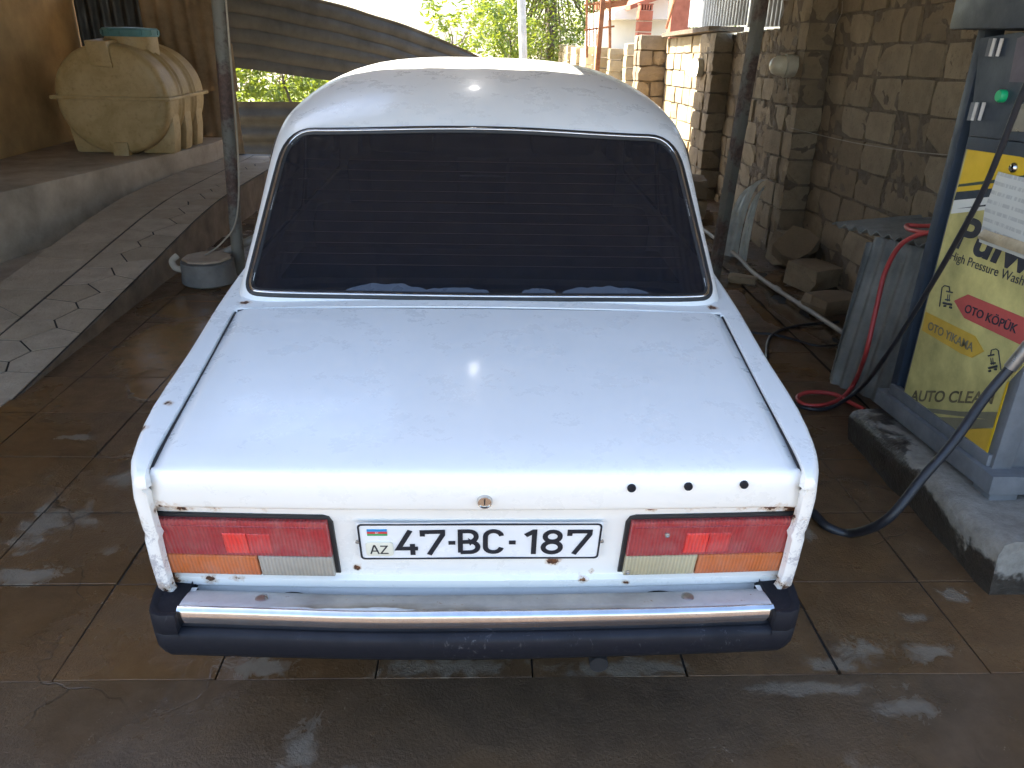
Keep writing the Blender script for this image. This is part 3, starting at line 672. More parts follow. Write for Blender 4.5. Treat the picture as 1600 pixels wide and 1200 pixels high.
for sg in (-1, 1):
    rows_ = []
    for y in stat:
        zt = spl(ZT, y); P = side(y); head = []
        if y <= .745:
            sx = spl(SEAM, y); head = [(sx-.02, zt-.055), (sx+.003, zt-.05), (sx+.0045, zt-.004), (sx+.0065, zt-.0005)]
        else:
            head = [(.55, zt+.002), (.60, zt+.002), (.66, zt+.002), (.70, zt+.001)]
        row = []
        for kk, (x, z) in enumerate(head+P):
            if 5 <= kk <= 8 and y < .08: z -= (.004, .009, .013, .015)[kk-5]*min(1, (.08-y)/.14)
            q = Vector((sg*(x+max(0, .15-y)*.36*max(0, .83-z)), y+shear(y, z), z))
            if y < .15:                       # knocks and ripples in the thin metal of the tail corners
                q += Vector((sg, .6, .2))*.0035*noise.noise(q*14)*(1 if sg < 0 else .5)*(1-max(0, y)/.15)
            if len(row) < 2 and y < -.02: q.y = max(q.y, -.03)
            row.append(q)
        rows_.append(row)
    n = len(rows_[0])
    # tail: roll the last section inwards to make the rounded corner post beside the lights
    r0 = rows_[0]; extra = []
    for din, dy in ((.0025, -.0035), (.008, -.0065), (.024, -.008), (.029, -.006), (.032, .012)):
        extra.append([Vector((q.x-sg*din*(0, 0, 0, .1, .2, .4, .6, .8, 1)[min(k, 8)], q.y+(dy if k > 1 else 0), q.z-din*(0, 0, .6, .9, .9, .8, .6, .4, 0)[min(k, 8)])) for k, q in enumerate(r0)])
    allr = extra[::-1]+rows_
    bd.grid(lambda i, j: allr[i][j], len(allr), n)
# cross panel between lid and rear window, bonnet, nose
def cross(ylist, zf, wf, n=25):
    bd.grid(lambda i, j: (wf(ylist[i])*(2*j/(n-1)-1), ylist[i], zf(ylist[i])+.012*(1-(2*j/(n-1)-1)**2)), len(ylist), n)
cross([.748, .752, .77, .79, .82, .86, .95], lambda y: spl(ZT, y)+(-.02 if y < .75 else 0)+.10*max(0, y-.79), lambda y: .71)
cross([2.6, 2.8, 3.0, 3.3, 3.6, 3.8, 3.9, 3.97, 4.01], lambda y: spl(ZT, y)-.002, lambda y: spl(WS, y)-.03)
bd.grid(lambda i, j: ((spl(WS, 4.0)+.004)*(2*j/8-1), 4.005-.02*((2*j/8-1)**2)+(.03 if i == 1 else 0), (.79, .6, .42)[i]), 3, 9)
# gutter floor under the lid, boot walls, lower valance behind the bumper, underbody
bd.box((0, .36, .79), (1.28, .74, .02)); bd.grid(lambda i, j: (-.638+1.276*i/20, (.016, .012, .010, .030)[j]+.018*(i/10-1)**2, (.497, .485, .46, .40)[j]), 21, 4)
bd.build('body', 'white_paint', car, smooth=True, ang=35)

MB().box((0, 2.0, .33), (1.34, 3.7, .10)).box((0, .14, .42), (1.30, .14, .06)).build('underbody', 'black_plastic', car)

# boot lid
ld = MB(); nx, = (41,)
prof = [(.743, -.018), (.743, -.004), (.740, .001), (.6, .002), (.4, .003), (.2, .003), (.05, .002), (-.03, .001), (-.056, -.001), (-.067, -.0035), (-.074, -.008), (-.0775, -.015), (-.0775, -.030), (-.074, -.050), (-.068, -.072), (-.0645, -.086), (-.062, -.091), (-.057, -.0935), (-.036, -.092)]
def ldf(i, j):
    y, dz = prof[i]; u = 2*j/(nx-1)-1
    yy = max(y, -.05); zt = spl(ZT, max(y, -.06)) if y > -.05 else .856
    hw = spl(SEAM, y)-.0002 if y > -.04 else lerp(.646, .664, min(1, (-dz)/.10))-.0002
    cr_ = .006*(1-abs(u)**2.2) if dz > -.012 else .003*(1-u*u)
    e = 0 if abs(u) < .995 else .012
    ez = e*max(0, min(1, (y+.075)/.03)); ey = e-ez if y < .7 else 0
    yb = .018*(u*u)*(1 if y < .0 else max(0, 1-y/.3)) # the tail is slightly bowed in plan
    return (u*hw, y+yb-.006*(1 if y < -.02 else 0)+ey, zt+dz+cr_-ez)
ld.grid(ldf, len(prof), nx)
lid = ld.build('boot_lid', 'white_paint', car, smooth=True, ang=40)
bm = bmesh.new(); bm.from_mesh(lid.data); bmesh.ops.solidify(bm, geom=bm.faces[:], thickness=-.002); bm.to_mesh(lid.data); bm.free()
def carat(px, py, Y):
    """A point of the car, in its own frame, seen at a pixel, at depth Y."""
    Mi = Matrix.Rotation(-R(TILT), 3, 'X'); c = Mi @ CC; d = Mi @ ray(px, py); return c+d*((Y-c.y)/d.y)
ws_ = MB()
for sg in (-1, 1): ws_.tube([(sg*(spl(SEAM, y)+.001), y+shear(y, .84), spl(ZT, y)-.009) for y in [-.05+.79*k/30 for k in range(31)]], .0036, 6)
ws_.tube([(x, .7455, spl(ZT, .745)-.006+.012*(1-(x/.71)**2)) for x in [-.70+1.4*k/20 for k in range(21)]], .0035, 6)
ws_.build('lid_seal_shade', 'rubber', car)  # rubber seal, its black also sets the shade in the gap beside the lid
lk = MB().lathe([(.0155, .012), (.0155, -.004), (.0135, -.009), (.0125, -.009), (.0115, -.005), (.001, -.005)], c=(.008, -.080, .797), n=24, axis='y').build('lock', 'chrome', lid, smooth=True)
MB().box((.008, -.0865, .797), (.0025, .003, .010)).build('keyhole', 'dark_hole', lk)
for px, py in ((986, 760), (1075, 759), (1163, 758)):
    c = carat(px, py, -.078)
    MB().lathe([(.0085, .006), (.0085, -.0035), (.0075, -.005), (.001, -.0055)], c=(c.x, -.087+.018*(c.x/.66)**2, c.z), n=18, axis='y').build('badge_plug', 'black_plastic', lid, smooth=True)

# rear panel between lid and bumper
rpn = MB(); zl = [.80, .775, .752, .742, .735, .70, .64, .58, .545, .535, .528, .515, .505, .500, .492]
def rpf(i, j):
    z = zl[i]; u = 2*j/40-1; hw = .685+.06*max(0, .80-z)
    y = -.075+shear(-.1, z)+.020
    if z <= .53: y -= .012*(1 if z > .5 else .2)
    y += .018*u*u
    return (u*hw, y, z)
rpn.grid(rpf, len(zl), 41)
pn = rpn.build('rear_panel', 'white_paint', car, smooth=True, ang=40)
def py_(x, z): return -.055+shear(-.1, z)+.018*(x/.685)**2

MB().grid(lambda i, j: (-.66+1.32*i/40, py_(-.66+1.32*i/40, .7605)-.0012, .7575+.0045*j), 41, 2).build('lower_gap_shade', 'rubber', car)  # thin black strip standing in for the shade in the lower lid gap

# tail lights
def tail(sg, clear):
    ctr = Vector((sg*.50, py_(.5, .63), .63))
    t = empty('tail_light', ctr); t.parent = car
    def slab(x0, x1, z0, z1, d0, d1, rc=0.0):
        """Lens block: outer face at depth d1 in front of the panel, back at d0."""
        m_ = MB(); n_ = 6
        def P(x, z, d): return Vector((sg*x, py_(x, z)-d, z))-ctr
        def outl(z0_, z1_, sh):
            # inner end slants: the lower inner corner lies closer to the plate
            q_ = [(x0+sh*.5, z0_+sh), (x1-sh*.5, z0_+sh), (x1-sh*.5, z1_-sh), (x0+sh*.5, z1_-sh)]
            if rc: q_ = q_[:3]+[(x0+rc+sh, z1_-sh), (x0+rc*.35+sh*.7, z1_-rc*.22-sh), (x0+sh*.5, z1_-rc-sh)]
            return q_
        def dense(pl_):
            o = []
            for k in range(len(pl_)):
                a, b = pl_[k], pl_[(k+1) % len(pl_)]
                for q_ in range(n_): o.append((lerp(a[0], b[0], q_/n_), lerp(a[1], b[1], q_/n_)))
            return o
        rings = [[P(x, z, d) for x, z in dense(outl(z0, z1, s_))] for s_, d in ((0, d0), (0, d1-.004), (.002, d1-.001), (.005, d1))]
        k_ = len(rings[0]); vs = [v for rg_ in rings for v in rg_]; fs = []
        for a in range(3):
            for b in range(k_): fs.append((a*k_+b, a*k_+(b+1) % k_, (a+1)*k_+(b+1) % k_, (a+1)*k_+b))
        fs.append(tuple(range(3*k_, 4*k_))); m_.add(vs, fs); return m_
    zt_, zb_, zm = .716, .549, .611
    slab(.3085, .703, zb_-.003, zt_+.0085, -.01, .008, rc=.020).build('gasket', 'rubber', t, smooth=True, ang=30)
    slab(.318, .697, zm+.0008, zt_, .0, .022).build('red_lens', 'lens_red', t, smooth=True, ang=30)
    slab(.324, .697, zt_-.018, zt_-.011, .0, .0245).build('top_ridge', 'lens_red', t, smooth=True, ang=30)
    xm = .478
    slab(xm+.0008, .700, zb_, zm-.0008, .0, .022).build('amber_lens', 'lens_amber', t, smooth=True, ang=30)
    slab(.318, xm-.0008, zb_, zm-.0008, .0, .022).build('reversing_lens', clear, t, smooth=True, ang=30)
    xa, xb, xc = (.490, .540, .440) if sg < 0 else (.440, .490, .540)
    slab(xa, xb, zm+.010, zt_-.034, .0, .0245).build('reflector', 'reflector_red', t, smooth=True, ang=30)
    slab(min(xc, xb if sg > 0 else xc), max(xc, xa if sg < 0 else xc), zm+.010, zt_-.034, .0, .0235).build('reflector_dim_half', 'reflector_dim', t, smooth=True, ang=30)  # dimmer half of the two-tone reflector
    if sg > 0:
        for (x, z) in ((.397, .680), (.326, .563)):
            MB().lathe([(.0055, .0), (.0055, -.004), (.003, -.005), (.001, -.003)], c=Vector((x, py_(x, z)-.022, z))-ctr, n=12, axis='y').build('screw', 'steel', t, smooth=True)
    return t
tl = tail(-1, 'lens_clear'); tr_ = tail(1, 'lens_clear_yellowed')
tl['label'] = 'left tail light with red, amber and greyish clear lenses'; tr_['label'] = 'right tail light with a screw through its faded red lens'

# number plate with flag, country sticker and characters
pc = Vector((.0, py_(0, .655)-.010, .655)); pt = empty('number_plate', pc); pt.parent = car
pt.rotation_euler = (R(11), 0, 0)
def rrect(hw, hh, rad, n=6):
    o = []
    for cx, cz, a0 in ((hw-rad, hh-rad, 0), (-hw+rad, hh-rad, 90), (-hw+rad, -hh+rad, 180), (hw-rad, -hh+rad, 270)):
        for k in range(n+1): a = R(a0+90*k/n); o.append((cx+rad*math.cos(a), cz+rad*math.sin(a)))
    return o
PW, PH = .260, .0575
def platey(x): return .0014*math.sin(x*9+1)+.0006*math.cos(x*23)
def plate_ring(poly_o, poly_i, y, th):
    n = len(poly_o); vs = []
    for yy in (y, y+th):
        for pl_ in (poly_o, poly_i): vs += [(x, yy+platey(x), z) for x, z in pl_]
    fs = []
    for k in range(n):
        b = (k+1) % n; fs += [(k, b, n+b, n+k), (2*n+k, 3*n+k, 3*n+b, 2*n+b), (k, 2*n+k, 2*n+b, b), (n+k, n+b, 3*n+b, 3*n+k)]
    return MB().add(vs, fs)
nx_ = 30; pm = MB()
pm.grid(lambda i, j: (lerp(-PW, PW, i/nx_), platey(lerp(-PW, PW, i/nx_)), lerp(-PH, PH, j)), nx_+1, 2)
pm.grid(lambda i, j: (lerp(-PW, PW, i/nx_), platey(lerp(-PW, PW, i/nx_))+.002, lerp(-PH, PH, j)), nx_+1, 2)
pm.build('plate', 'plate_white', pt, smooth=True, ang=60)
plate_ring(rrect(PW-.0025, PH-.0025, .010), rrect(PW-.0065, PH-.0065, .007), -.0016, .0014).build('border', 'plate_black', pt)
def stroke(mb, pts_, wd, y, th=.0012, wave=True):
    """A flat ribbon of constant width along a polyline in the x-z plane."""
    P = [Vector((a, b)) for a, b in pts_]; n = len(P); Lf = []; Rt = []
    for k in range(n):
        d0 = (P[k]-P[k-1]).normalized() if k else (P[1]-P[0]).normalized()
        d1 = (P[k+1]-P[k]).normalized() if k < n-1 else d0
        if not k: d0 = d1
        t = (d0+d1).normalized(); nr = Vector((-t.y, t.x)); sc = wd/2/max(.45, nr.dot(Vector((-d0.y, d0.x))))
        Lf.append(P[k]+nr*sc); Rt.append(P[k]-nr*sc)
    wv_ = platey if wave else (lambda x: 0)
    for k in range(n-1):
        q = [Lf[k], Lf[k+1], Rt[k+1], Rt[k]]
        mb.prism([(a.x, y+wv_(a.x), a.y) for a in q], (0, -th, 0))
def arc(cx, cz, rx_, rz_, a0, a1, n=14): return [(cx+rx_*math.cos(R(lerp(a0, a1, k/n))), cz+rz_*math.sin(R(lerp(a0, a1, k/n)))) for k in range(n+1)]
GH = .076
GL = {'4': [[(.028, GH), (.002, .020), (.042, .020)], [(.031, .034), (.031, .0)]],
      '7': [[(.0, .058), (.0, GH-.005), (.041, GH-.005), (.041, .062), (.012, .0)]],
      'B': [[(.006, .005)]+[(.024, .005)]+arc(.026, .0215, .016, .0165, -90, 90, 10)+[(.006, .038)]+[(.024, .038)]+arc(.024, .0545, .0145, .0165, -90, 90, 10)+[(.006, GH-.005), (.006, .005)]],
      'C': [arc(.021, GH-.022, .0165, .017, 10, 180, 10)+arc(.021, .022, .0165, .017, 180, 350, 10)],
      '1': [[(.004, .058), (.020, GH-.005), (.022, GH-.005), (.022, .0)]],
      '8': [arc(.022, .0555, .0155, .0155, 0, 360, 20), arc(.022, .0215, .0180, .0170, 0, 360, 20)], '-': [[(.0, .036), (.014, .036)]]}
for ch, x in (('4', -.177), ('7', -.1225), ('-', -.068), ('B', -.049), ('C', .006), ('-', .061), ('1', .092), ('8', .131), ('7', .190)):
    mb = MB()
    for st_ in GL[ch]: stroke(mb, [(x+a*1.04, b-.040) for a, b in st_], .0108, -.0008)
    mb.build('character', 'plate_black', pt)
for k, c in enumerate(('flag_blue', 'flag_red', 'flag_green')): MB().box((-.217, -.0008+platey(-.217), .036-.0063*k), (.042, .0014, .0063)).build('flag_stripe', c, pt)
mb = MB(); stroke(mb, arc(-.2185, .0297, .0018, .0018, 60, 300, 10), .0008, -.0016, .0006); stroke(mb, [(-.2165, .0297), (-.2145, .0297)], .0016, -.0016, .0006); mb.build('crescent', 'plate_white', pt)
stk = MB().prism([(x-.215, platey(-.215)+.001, z-.020) for x, z in rrect(.029, .021, .007)], (0, -.0045, 0)).build('country_sticker', 'sticker_cream', pt, bevel=.001)
mb = MB()
stroke(mb, [(-.234, -.034), (-.2265, -.008), (-.2245, -.008), (-.217, -.034)], .0032, -.0045, .0006, False); stroke(mb, [(-.231, -.025), (-.220, -.025)], .003, -.0045, .0006, False)
stroke(mb, [(-.213, -.0095), (-.1985, -.0095), (-.2125, -.0325), (-.1965, -.0325)], .0032, -.0045, .0006, False)
o = mb.build('sticker_letters', 'plate_black', stk)
for x in (-.2625, .2625): MB().lathe([(.0045, .002), (.0045, -.002), (.002, -.003), (.0005, -.0035)], c=(x*.992, platey(x)-.0005, .0), n=10, axis='y').build('plate_screw', 'steel', pt)

# rear bumper: dull top plate, bright front strip, black plastic below and at the ends
bp = empty('rear_bumper', (0, -.05, .45)); bp.parent = car
def bow(x): return .022*(abs(x)/.7)**2.2
def swp(prof_, x0, x1, n_, endf=None):
    m_ = MB(); k_ = len(prof_)
    def f(i, j):
        x = lerp(x0, x1, i/(n_-1)); y, z = prof_[j]
        wb = .004*noise.noise(Vector((x*3, z*4, 1)))
        return Vector((x, y+bow(x)+wb, z+.0035*noise.noise(Vector((x*2.4, 3, 0)))))-bp.location
    m_.grid(f, n_, k_); m_.f += [tuple(range(k_)), tuple(range((n_-1)*k_, n_*k_))]; return m_
swp([(-.012, .440), (-.012, .497), (-.017, .501), (-.04, .511), (-.07, .518), (-.084, .5195), (-.088, .517), (-.088, .470)], -.640, .640, 60).build('top_plate', 'dull_plate', bp, smooth=True, ang=40)
swp([(-.090, .470), (-.098, .4715), (-.1005, .476), (-.1025, .495), (-.1010, .512), (-.0975, .5185), (-.0885, .5212)], -.642, .642, 60).build('bright_strip', 'chrome', bp, smooth=True, ang=70)
swp([(.03, .469), (-.107, .468), (-.113, .463), (-.116, .456), (-.117, .440), (-.112, .41), (-.100, .392), (-.080, .386), (.0, .384), (.03, .39)], -.672, .672, 60).build('black_cover', 'black_plastic', bp, smooth=True, ang=45)
for sg in (-1, 1):
    m_ = MB(); path = []
    outl = [(-.116, .640), (-.117, .672), (-.108, .692), (-.088, .704), (-.05, .712), (.05, .722), (.16, .73), (.27, .738)]
    zp = [(.512, .020), (.519, .012), (.518, .003), (.510, .0), (.470, .0), (.4655, .003), (.460, .0), (.43, .002), (.405, .012), (.388, .03)]
    def f(i, j):
        y, x = outl[i]; z, ins = zp[j]; nn_ = Vector((0, 1)) if i < 2 else Vector((-1, .0))
        if 2 <= i < 4: nn_ = Vector((-.7, .7))
        return Vector((sg*(x+nn_.x*ins), y+bow(.66)*.9+nn_.y*ins, z))-bp.location
    m_.grid(f, len(outl), len(zp))
    # top skin of the cap back to the body
    m_.grid(lambda i, j: f(i, 0) if j == 0 else Vector((sg*.640, max(outl[i][0]+.02, .05), .506))-bp.location, len(outl), 2)
    m_.grid(lambda i, j: Vector((sg*.6405, lerp(-.098, .06, i/4), lerp(.47, .516, j)))-bp.location, 5, 2)
    m_.build('corner_cap', 'black_plastic', bp, smooth=True, ang=50)
for px, py in ((410, 950), (1073, 947)):
    c = carat(px, py, -.045)
    MB().lathe([(.014, -.004), (.014, .002), (.011, .004), (.006, .0045), (.001, .003)], c=Vector((c.x, -.050+bow(c.x), .514))-bp.location, n=16).build('bolt', 'steel', bp, smooth=True)
for px in (462, 1024):
    c = carat(px, 926, .03); m_ = MB()
    m_.prism([Vector((c.x+.045*math.cos(R(a)), -.001+.018*(c.x/.67)**2, .466+.026*math.sin(R(a))))-bp.location for a in range(0, 181, 15)], (0, -.004, 0)); m_.build('bracket_hole', 'dark_hole', bp)

# ---------------- greenhouse: one smooth shell, cut for the windows
LV = [(.885, .785, 3.06, .748, 16), (.93, .825, 3.0, .740, 16), (1.05, .938, 2.90, .720, 14), (1.17, 1.056, 2.77, .706, 11.5), (1.26, 1.145, 2.66, .697, 9), (1.315, 1.202, 2.59, .686, 7), (1.345, 1.248, 2.54, .672, 5.6), (1.385, 1.340, 2.46, .634, 4.3),
      (1.42, 1.45, 2.40, .580, 3.6), (1.452, 1.60, 2.34, .500, 3.1), (1.478, 1.78, 2.28, .385, 2.7), (1.492, 1.93, 2.22, .23, 2.4), (1.497, 2.03, 2.12, .05, 2)]
def lv(z): return [spl([(a[0], a[k]) for a in LV], z) for k in (1, 2, 3, 4)]
def rearpt(x, z, off=0.0):
    yr, yf, w_, n_ = lv(z); yc, h_ = (yr+yf)/2, (yf-yr)/2
    return Vector((x, yc-h_*(max(0, 1-min(1, abs(x)/w_)**n_))**(1/n_), z))+Vector((0, -.75, .66)).normalized()*off
def frontpt(x, z, off=0.0):
    yr, yf, w_, n_ = lv(z); yc, h_ = (yr+yf)/2, (yf-yr)/2
    return Vector((x, yc+h_*(max(0, 1-min(1, abs(x)/w_)**n_))**(1/n_), z))+Vector((0, .7, .7)).normalized()*off
def sidept(sg, y, z, off=0.0):
    yr, yf, w_, n_ = lv(z); yc, h_ = (yr+yf)/2, (yf-yr)/2
    return Vector((sg*(w_*(max(0, 1-min(1, abs(y-yc)/h_)**n_))**(1/n_)+off), y, z+off*.1))
def poly_round(pts_, rads, n=7):
    out = []
    k_ = len(pts_)
    for i in range(k_):
        P, A_, B_ = Vector(pts_[i]), Vector(pts_[i-1]), Vector(pts_[(i+1) % k_]); r_ = rads[i]
        a = P+(A_-P).normalized()*r_; b = P+(B_-P).normalized()*r_
        for t in range(n+1):
            t /= n; out.append(tuple(a*(1-t)**2+P*2*t*(1-t)+b*t*t))
    return out
def dens(pl_, d=.02):
    out = []
    for i in range(len(pl_)):
        a, b = Vector(pl_[i]), Vector(pl_[(i+1) % len(pl_)]); k_ = max(1, int((b-a).length/d))
        out += [tuple(a.lerp(b, t/k_)) for t in range(k_)]
    return out
def inside(pl_, x, y):
    c = False; j = len(pl_)-1
    for i in range(len(pl_)):
        if (pl_[i][1] > y) != (pl_[j][1] > y) and x < (pl_[j][0]-pl_[i][0])*(y-pl_[i][1])/(pl_[j][1]-pl_[i][1])+pl_[i][0]: c = not c
        j = i
    return c
rw = dens(poly_round([(-.692, .914), (0, .910), (.692, .914), (.622, 1.312), (0, 1.334), (-.622, 1.312)], [.03, .2, .03, .085, .25, .085]), .02)
fwn = dens(poly_round([(-.67, .94), (.67, .94), (.60, 1.31), (0, 1.325), (-.60, 1.31)], [.05, .05, .08, .2, .08]), .03)
sw = [dens(poly_round(q_, rr_), .03) for q_, rr_ in (([(1.10, .945), (1.80, .94), (1.80, 1.275), (1.34, 1.275)], [.03, .03, .04, .08]), ([(1.87, .94), (2.72, .94), (2.50, 1.275), (1.87, 1.275)], [.03, .03, .06, .04]))]
zl_ = [.885+.008*k for k in range(60)]; zl_ = [z for z in zl_ if z < 1.355]+[1.36, 1.372, 1.385, 1.40, 1.415, 1.43, 1.445, 1.458, 1.47, 1.48, 1.487, 1.492, 1.495, 1.497]
NT = 560; gv = []; par = []
for z in zl_:
    yr, yf, w_, n_ = lv(z); yc, h_ = (yr+yf)/2, (yf-yr)/2
    for k in range(NT):
        # spread points evenly along the straight sides of the superellipse
        a = 2*math.pi*k/NT; c_, s_ = math.cos(a), math.sin(a)
        q_ = (abs(c_)**n_+abs(s_)**n_)**(-1/n_)
        gv.append((w_*c_*q_, yc+h_*s_*q_, z))
def shrink(pl_, f):
    cx = sum(a[0] for a in pl_)/len(pl_); cz = sum(a[1] for a in pl_)/len(pl_); return [(cx+(a[0]-cx)*f, cz+(a[1]-cz)*f) for a in pl_]
rws, fws, sws = shrink(rw, .993), shrink(fwn, .985), [shrink(q_, .985) for q_ in sw]
gf = []
for i in range(len(zl_)-1):
    for k in range(NT):
        a, b, c_, d_ = i*NT+k, i*NT+(k+1) % NT, (i+1)*NT+(k+1) % NT, (i+1)*NT+k
        ctr = (Vector(gv[a])+Vector(gv[b])+Vector(gv[c_])+Vector(gv[d_]))/4
        if ctr.z < 1.36:
            yr, yf, w_, n_ = lv(ctr.z); yc = (yr+yf)/2
            if ctr.y < yc-.2 and inside(rws, ctr.x, ctr.z) and abs(ctr.x) < .72 and ctr.y < yr+.2: continue
            if ctr.y > yc+.2 and inside(fws, ctr.x, ctr.z) and ctr.y > yf-.2: continue
            if abs(ctr.x) > w_*.9 and (inside(sws[0], ctr.y, ctr.z) or inside(sws[1], ctr.y, ctr.z)): continue
        gf.append((a, b, c_, d_))
gf.append(tuple(range((len(zl_)-1)*NT, len(zl_)*NT)))
MB().add(gv, gf).build('roof', 'white_paint', car, smooth=True, ang=60)
def pane(name, loop, fn, lab=None, par_=None):
    """Curved glass inside a seal and a bright trim line, all lying on the shell."""
    t = empty(name); t.parent = car
    L = len(loop); cx = sum(a[0] for a in loop)/L; cz = sum(a[1] for a in loop)/L; rings = 14
    m_ = MB(); vs = []
    for k in range(rings): f = 1-k/rings; vs += [fn(cx+(a-cx)*f, cz+(b-cz)*f, -.004) for a, b in loop]
    vs.append(fn(cx, cz, -.004)); fs = []
    for k in range(rings-1):
        for i in range(L): fs.append((k*L+i, k*L+(i+1) % L, (k+1)*L+(i+1) % L, (k+1)*L+i))
    k = rings-1
    for i in range(L): fs.append((k*L+i, k*L+(i+1) % L, len(vs)-1))
    m_.add(vs, fs).build('glass', 'tinted_glass', t, smooth=True, ang=80)
    def nrm(f):
        pts_ = [fn(cx+(a-cx)*f, cz+(b-cz)*f, 0) for a, b in loop]; ots = [fn(cx+(a-cx)*f, cz+(b-cz)*f, .01) for a, b in loop]
        return pts_, (lambda i: (ots[i]-pts_[i]).normalized())
    P, nf = nrm(1.0); MB().tube(P, .0135, 10, closed=True, flat=(nf, .42)).build('seal', 'rubber', t, smooth=True, ang=80)
    P, nf = nrm(.998); P = [q_+nf(i)*.005 for i, q_ in enumerate(P)]
    MB().tube(P, .0042, 8, closed=True, flat=(nf, .9)).build('bright_trim', 'chrome', t, smooth=True, ang=80)
    return t
rwin = pane('rear_window', rw, rearpt); rwin['label'] = 'dark tinted rear window with a bright trim line'
pane('windscreen', fwn, frontpt)
for sg in (-1, 1):
    for q_ in sw: pane('side_window', q_, lambda a, b, o, sg=sg: sidept(sg, a, b, o))
# heater lines on the rear window, torn edge of the film along its foot
for k in range(11):
    z = .985+.026*k; hw = lerp(.655, .575, (z-.91)/.42)-.03
    MB().tube([rearpt(lerp(-hw, hw, t/30), z, -.0015) for t in range(31)], .0009, 4).build('heater_line', 'heater_line', rwin)
for (xa, xb, hh) in ((-.40, -.16, .020), (-.17, .02, .010), (.12, .22, .010), (.24, .50, .017)):
    m_ = MB(); n_ = 24
    top = [rearpt(lerp(xa, xb, t/n_), .925+hh*math.sin(math.pi*t/n_)**.6*(.8+.4*noise.noise(Vector((t*.35, xa*9, 0)))), -.002) for t in range(n_+1)]
    bot = [rearpt(lerp(xa, xb, t/n_), .921, -.002) for t in range(n_+1)]
    m_.add(top+bot, [(t, t+1, n_+2+t, n_+1+t) for t in range(n_)]).build('peeled_film', 'film_edge', rwin)
# cabin: rear shelf, seats, headlining, steering wheel
MB().box((0, 1.13, .90), (1.25, .34, .03)).build('rear_shelf', 'trim_beige', car)
MB().box((0, 1.44, .76), (1.2, .16, .56), Matrix.Rotation(R(12), 3, 'X')).build('rear_seat', 'cloth_dark', car, bevel=.05)
for sg in (-1, 1):
    st_ = empty('front_seat', (sg*.34, 2.1, .55)); st_.parent = car
    MB().box((0, .0, .25), (.48, .14, .62), Matrix.Rotation(R(12), 3, 'X')).build('backrest', 'cloth_dark', st_, bevel=.05)
    MB().box((0, -.08, .66), (.28, .09, .17)).build('headrest', 'cloth_dark', st_, bevel=.04)
    MB().box((0, .28, -.05), (.48, .5, .14)).build('cushion', 'cloth_dark', st_, bevel=.05)
MB().box((0, 2.80, .87), (1.3, .3, .28)).build('dashboard', 'black_plastic', car, bevel=.04)
# wheels standing on the floor
for (yy, sg) in ((RA, -1), (RA, 1), (FA, -1), (FA, 1)):
    wh = empty('wheel', (sg*.685, yy, .287-yy*TT)); wh.parent = car
    ty = MB().lathe([(.17, -.075), (.24, -.085), (.275, -.075), (.288, -.055), (.29, 0), (.288, .055), (.275, .075), (.24, .085), (.17, .075)], n=40, axis='x').build('tyre', 'tyre_rubber', wh, smooth=True, ang=40)
    rim = MB().lathe([(.172, -.07), (.168, sg*.03), (.14, sg*.045), (.09, sg*.05), (.06, sg*.065), (.03, sg*.07), (.002, sg*.07)], n=32, axis='x').build('rim', 'steel', wh, smooth=True, ang=40)
# doors, handles, sills shown along the flanks; front end
for sg in (-1, 1):
    for ya, yb in ((1.12, 1.82), (1.86, 2.78)):
        m_ = MB(); n_ = 14
        m_.grid(lambda i, j: (sg*(spl(WS, lerp(ya, yb, i/n_))+.018-.004+.003-(.0 if .3 < j/8 < .96 else .006)), lerp(ya+(.22 if ya < 1.3 and j < 4 else 0)*(1-j/4)*(1-i/n_), yb, i/n_), lerp(.30, .84, j/8)), n_+1, 9)
        dr = m_.build('door', 'white_paint', car, smooth=True)
        MB().box((sg*(spl(WS, yb)+.03), ya+.10, .745), (.02, .14, .025)).build('handle', 'chrome', dr, bevel=.006)
    for x in (.42, .60): MB().lathe([(.085, .0), (.085, .02), (.06, .03), (.01, .034)], c=(sg*x, 4.0, .66), n=20, axis='y').build('headlight', 'lens_clear', car, smooth=True)
MB().box((0, 4.02, .66), (.6, .03, .16)).build('grille', 'black_plastic', car, bevel=.01)
MB().box((0, 4.07, .45), (1.5, .1, .12)).build('front_bumper', 'black_plastic', car, bevel=.03)
# tail pipe just under the bumper
MB().lathe([(.019, -.10), (.021, -.10), (.021, .35), (.019, .35)], c=(.265, .0, .372), n=16, axis='y').build('exhaust', 'dark_hole', car, smooth=True)

# ================================================================== THINGS AROUND THE BAY
# ---------------- plastic water tank on the platform
TY, TL_, TR, TZ = 6.42, 1.02, .525, .515          # front end, length, radius, underside
tc = Vector((-3.49, TY, bt)); tk = empty('water_tank', tc); tag(tk, 'yellowed plastic water tank with ribs and a teal lid on the platform', 'tank')
zc = .515
body = MB(); nA = 64
st_ = [(-.03, .55), (-.028, .80), (-.02, .93), (.0, .975), (.03, .995), (.07, 1.0)]
ribs = []
for k in range(61):
    y = .07+(TL_-.14)*k/60; t = (y-.07)/(TL_-.14); rb_ = 0
    for c_ in (.24, .34, .62, .72): rb_ = max(rb_, math.exp(-((t-c_)/.022)**2))
    ribs.append((y, 1.0+.042*rb_))
ends = [(TL_-.07, 1.0), (TL_-.03, .995), (TL_, .975), (TL_+.02, .93), (TL_+.03, .6)]
prf = st_+ribs[1:-1]+ends
def tkf(i, k):
    y, s_ = prf[i]; a = 2*math.pi*k/(nA); x = math.cos(a); z = math.sin(a)
    rx_ = TR*s_; rz_ = (.515 if z < 0 else .475)*s_
    e = 2.06
    q_ = (abs(x)**e+abs(z)**e)**(-1/e)
    return (rx_*x*q_, y, zc+rz_*z*q_)
body.grid(lambda i, j: tkf(i, j % nA), len(prf), nA+1)
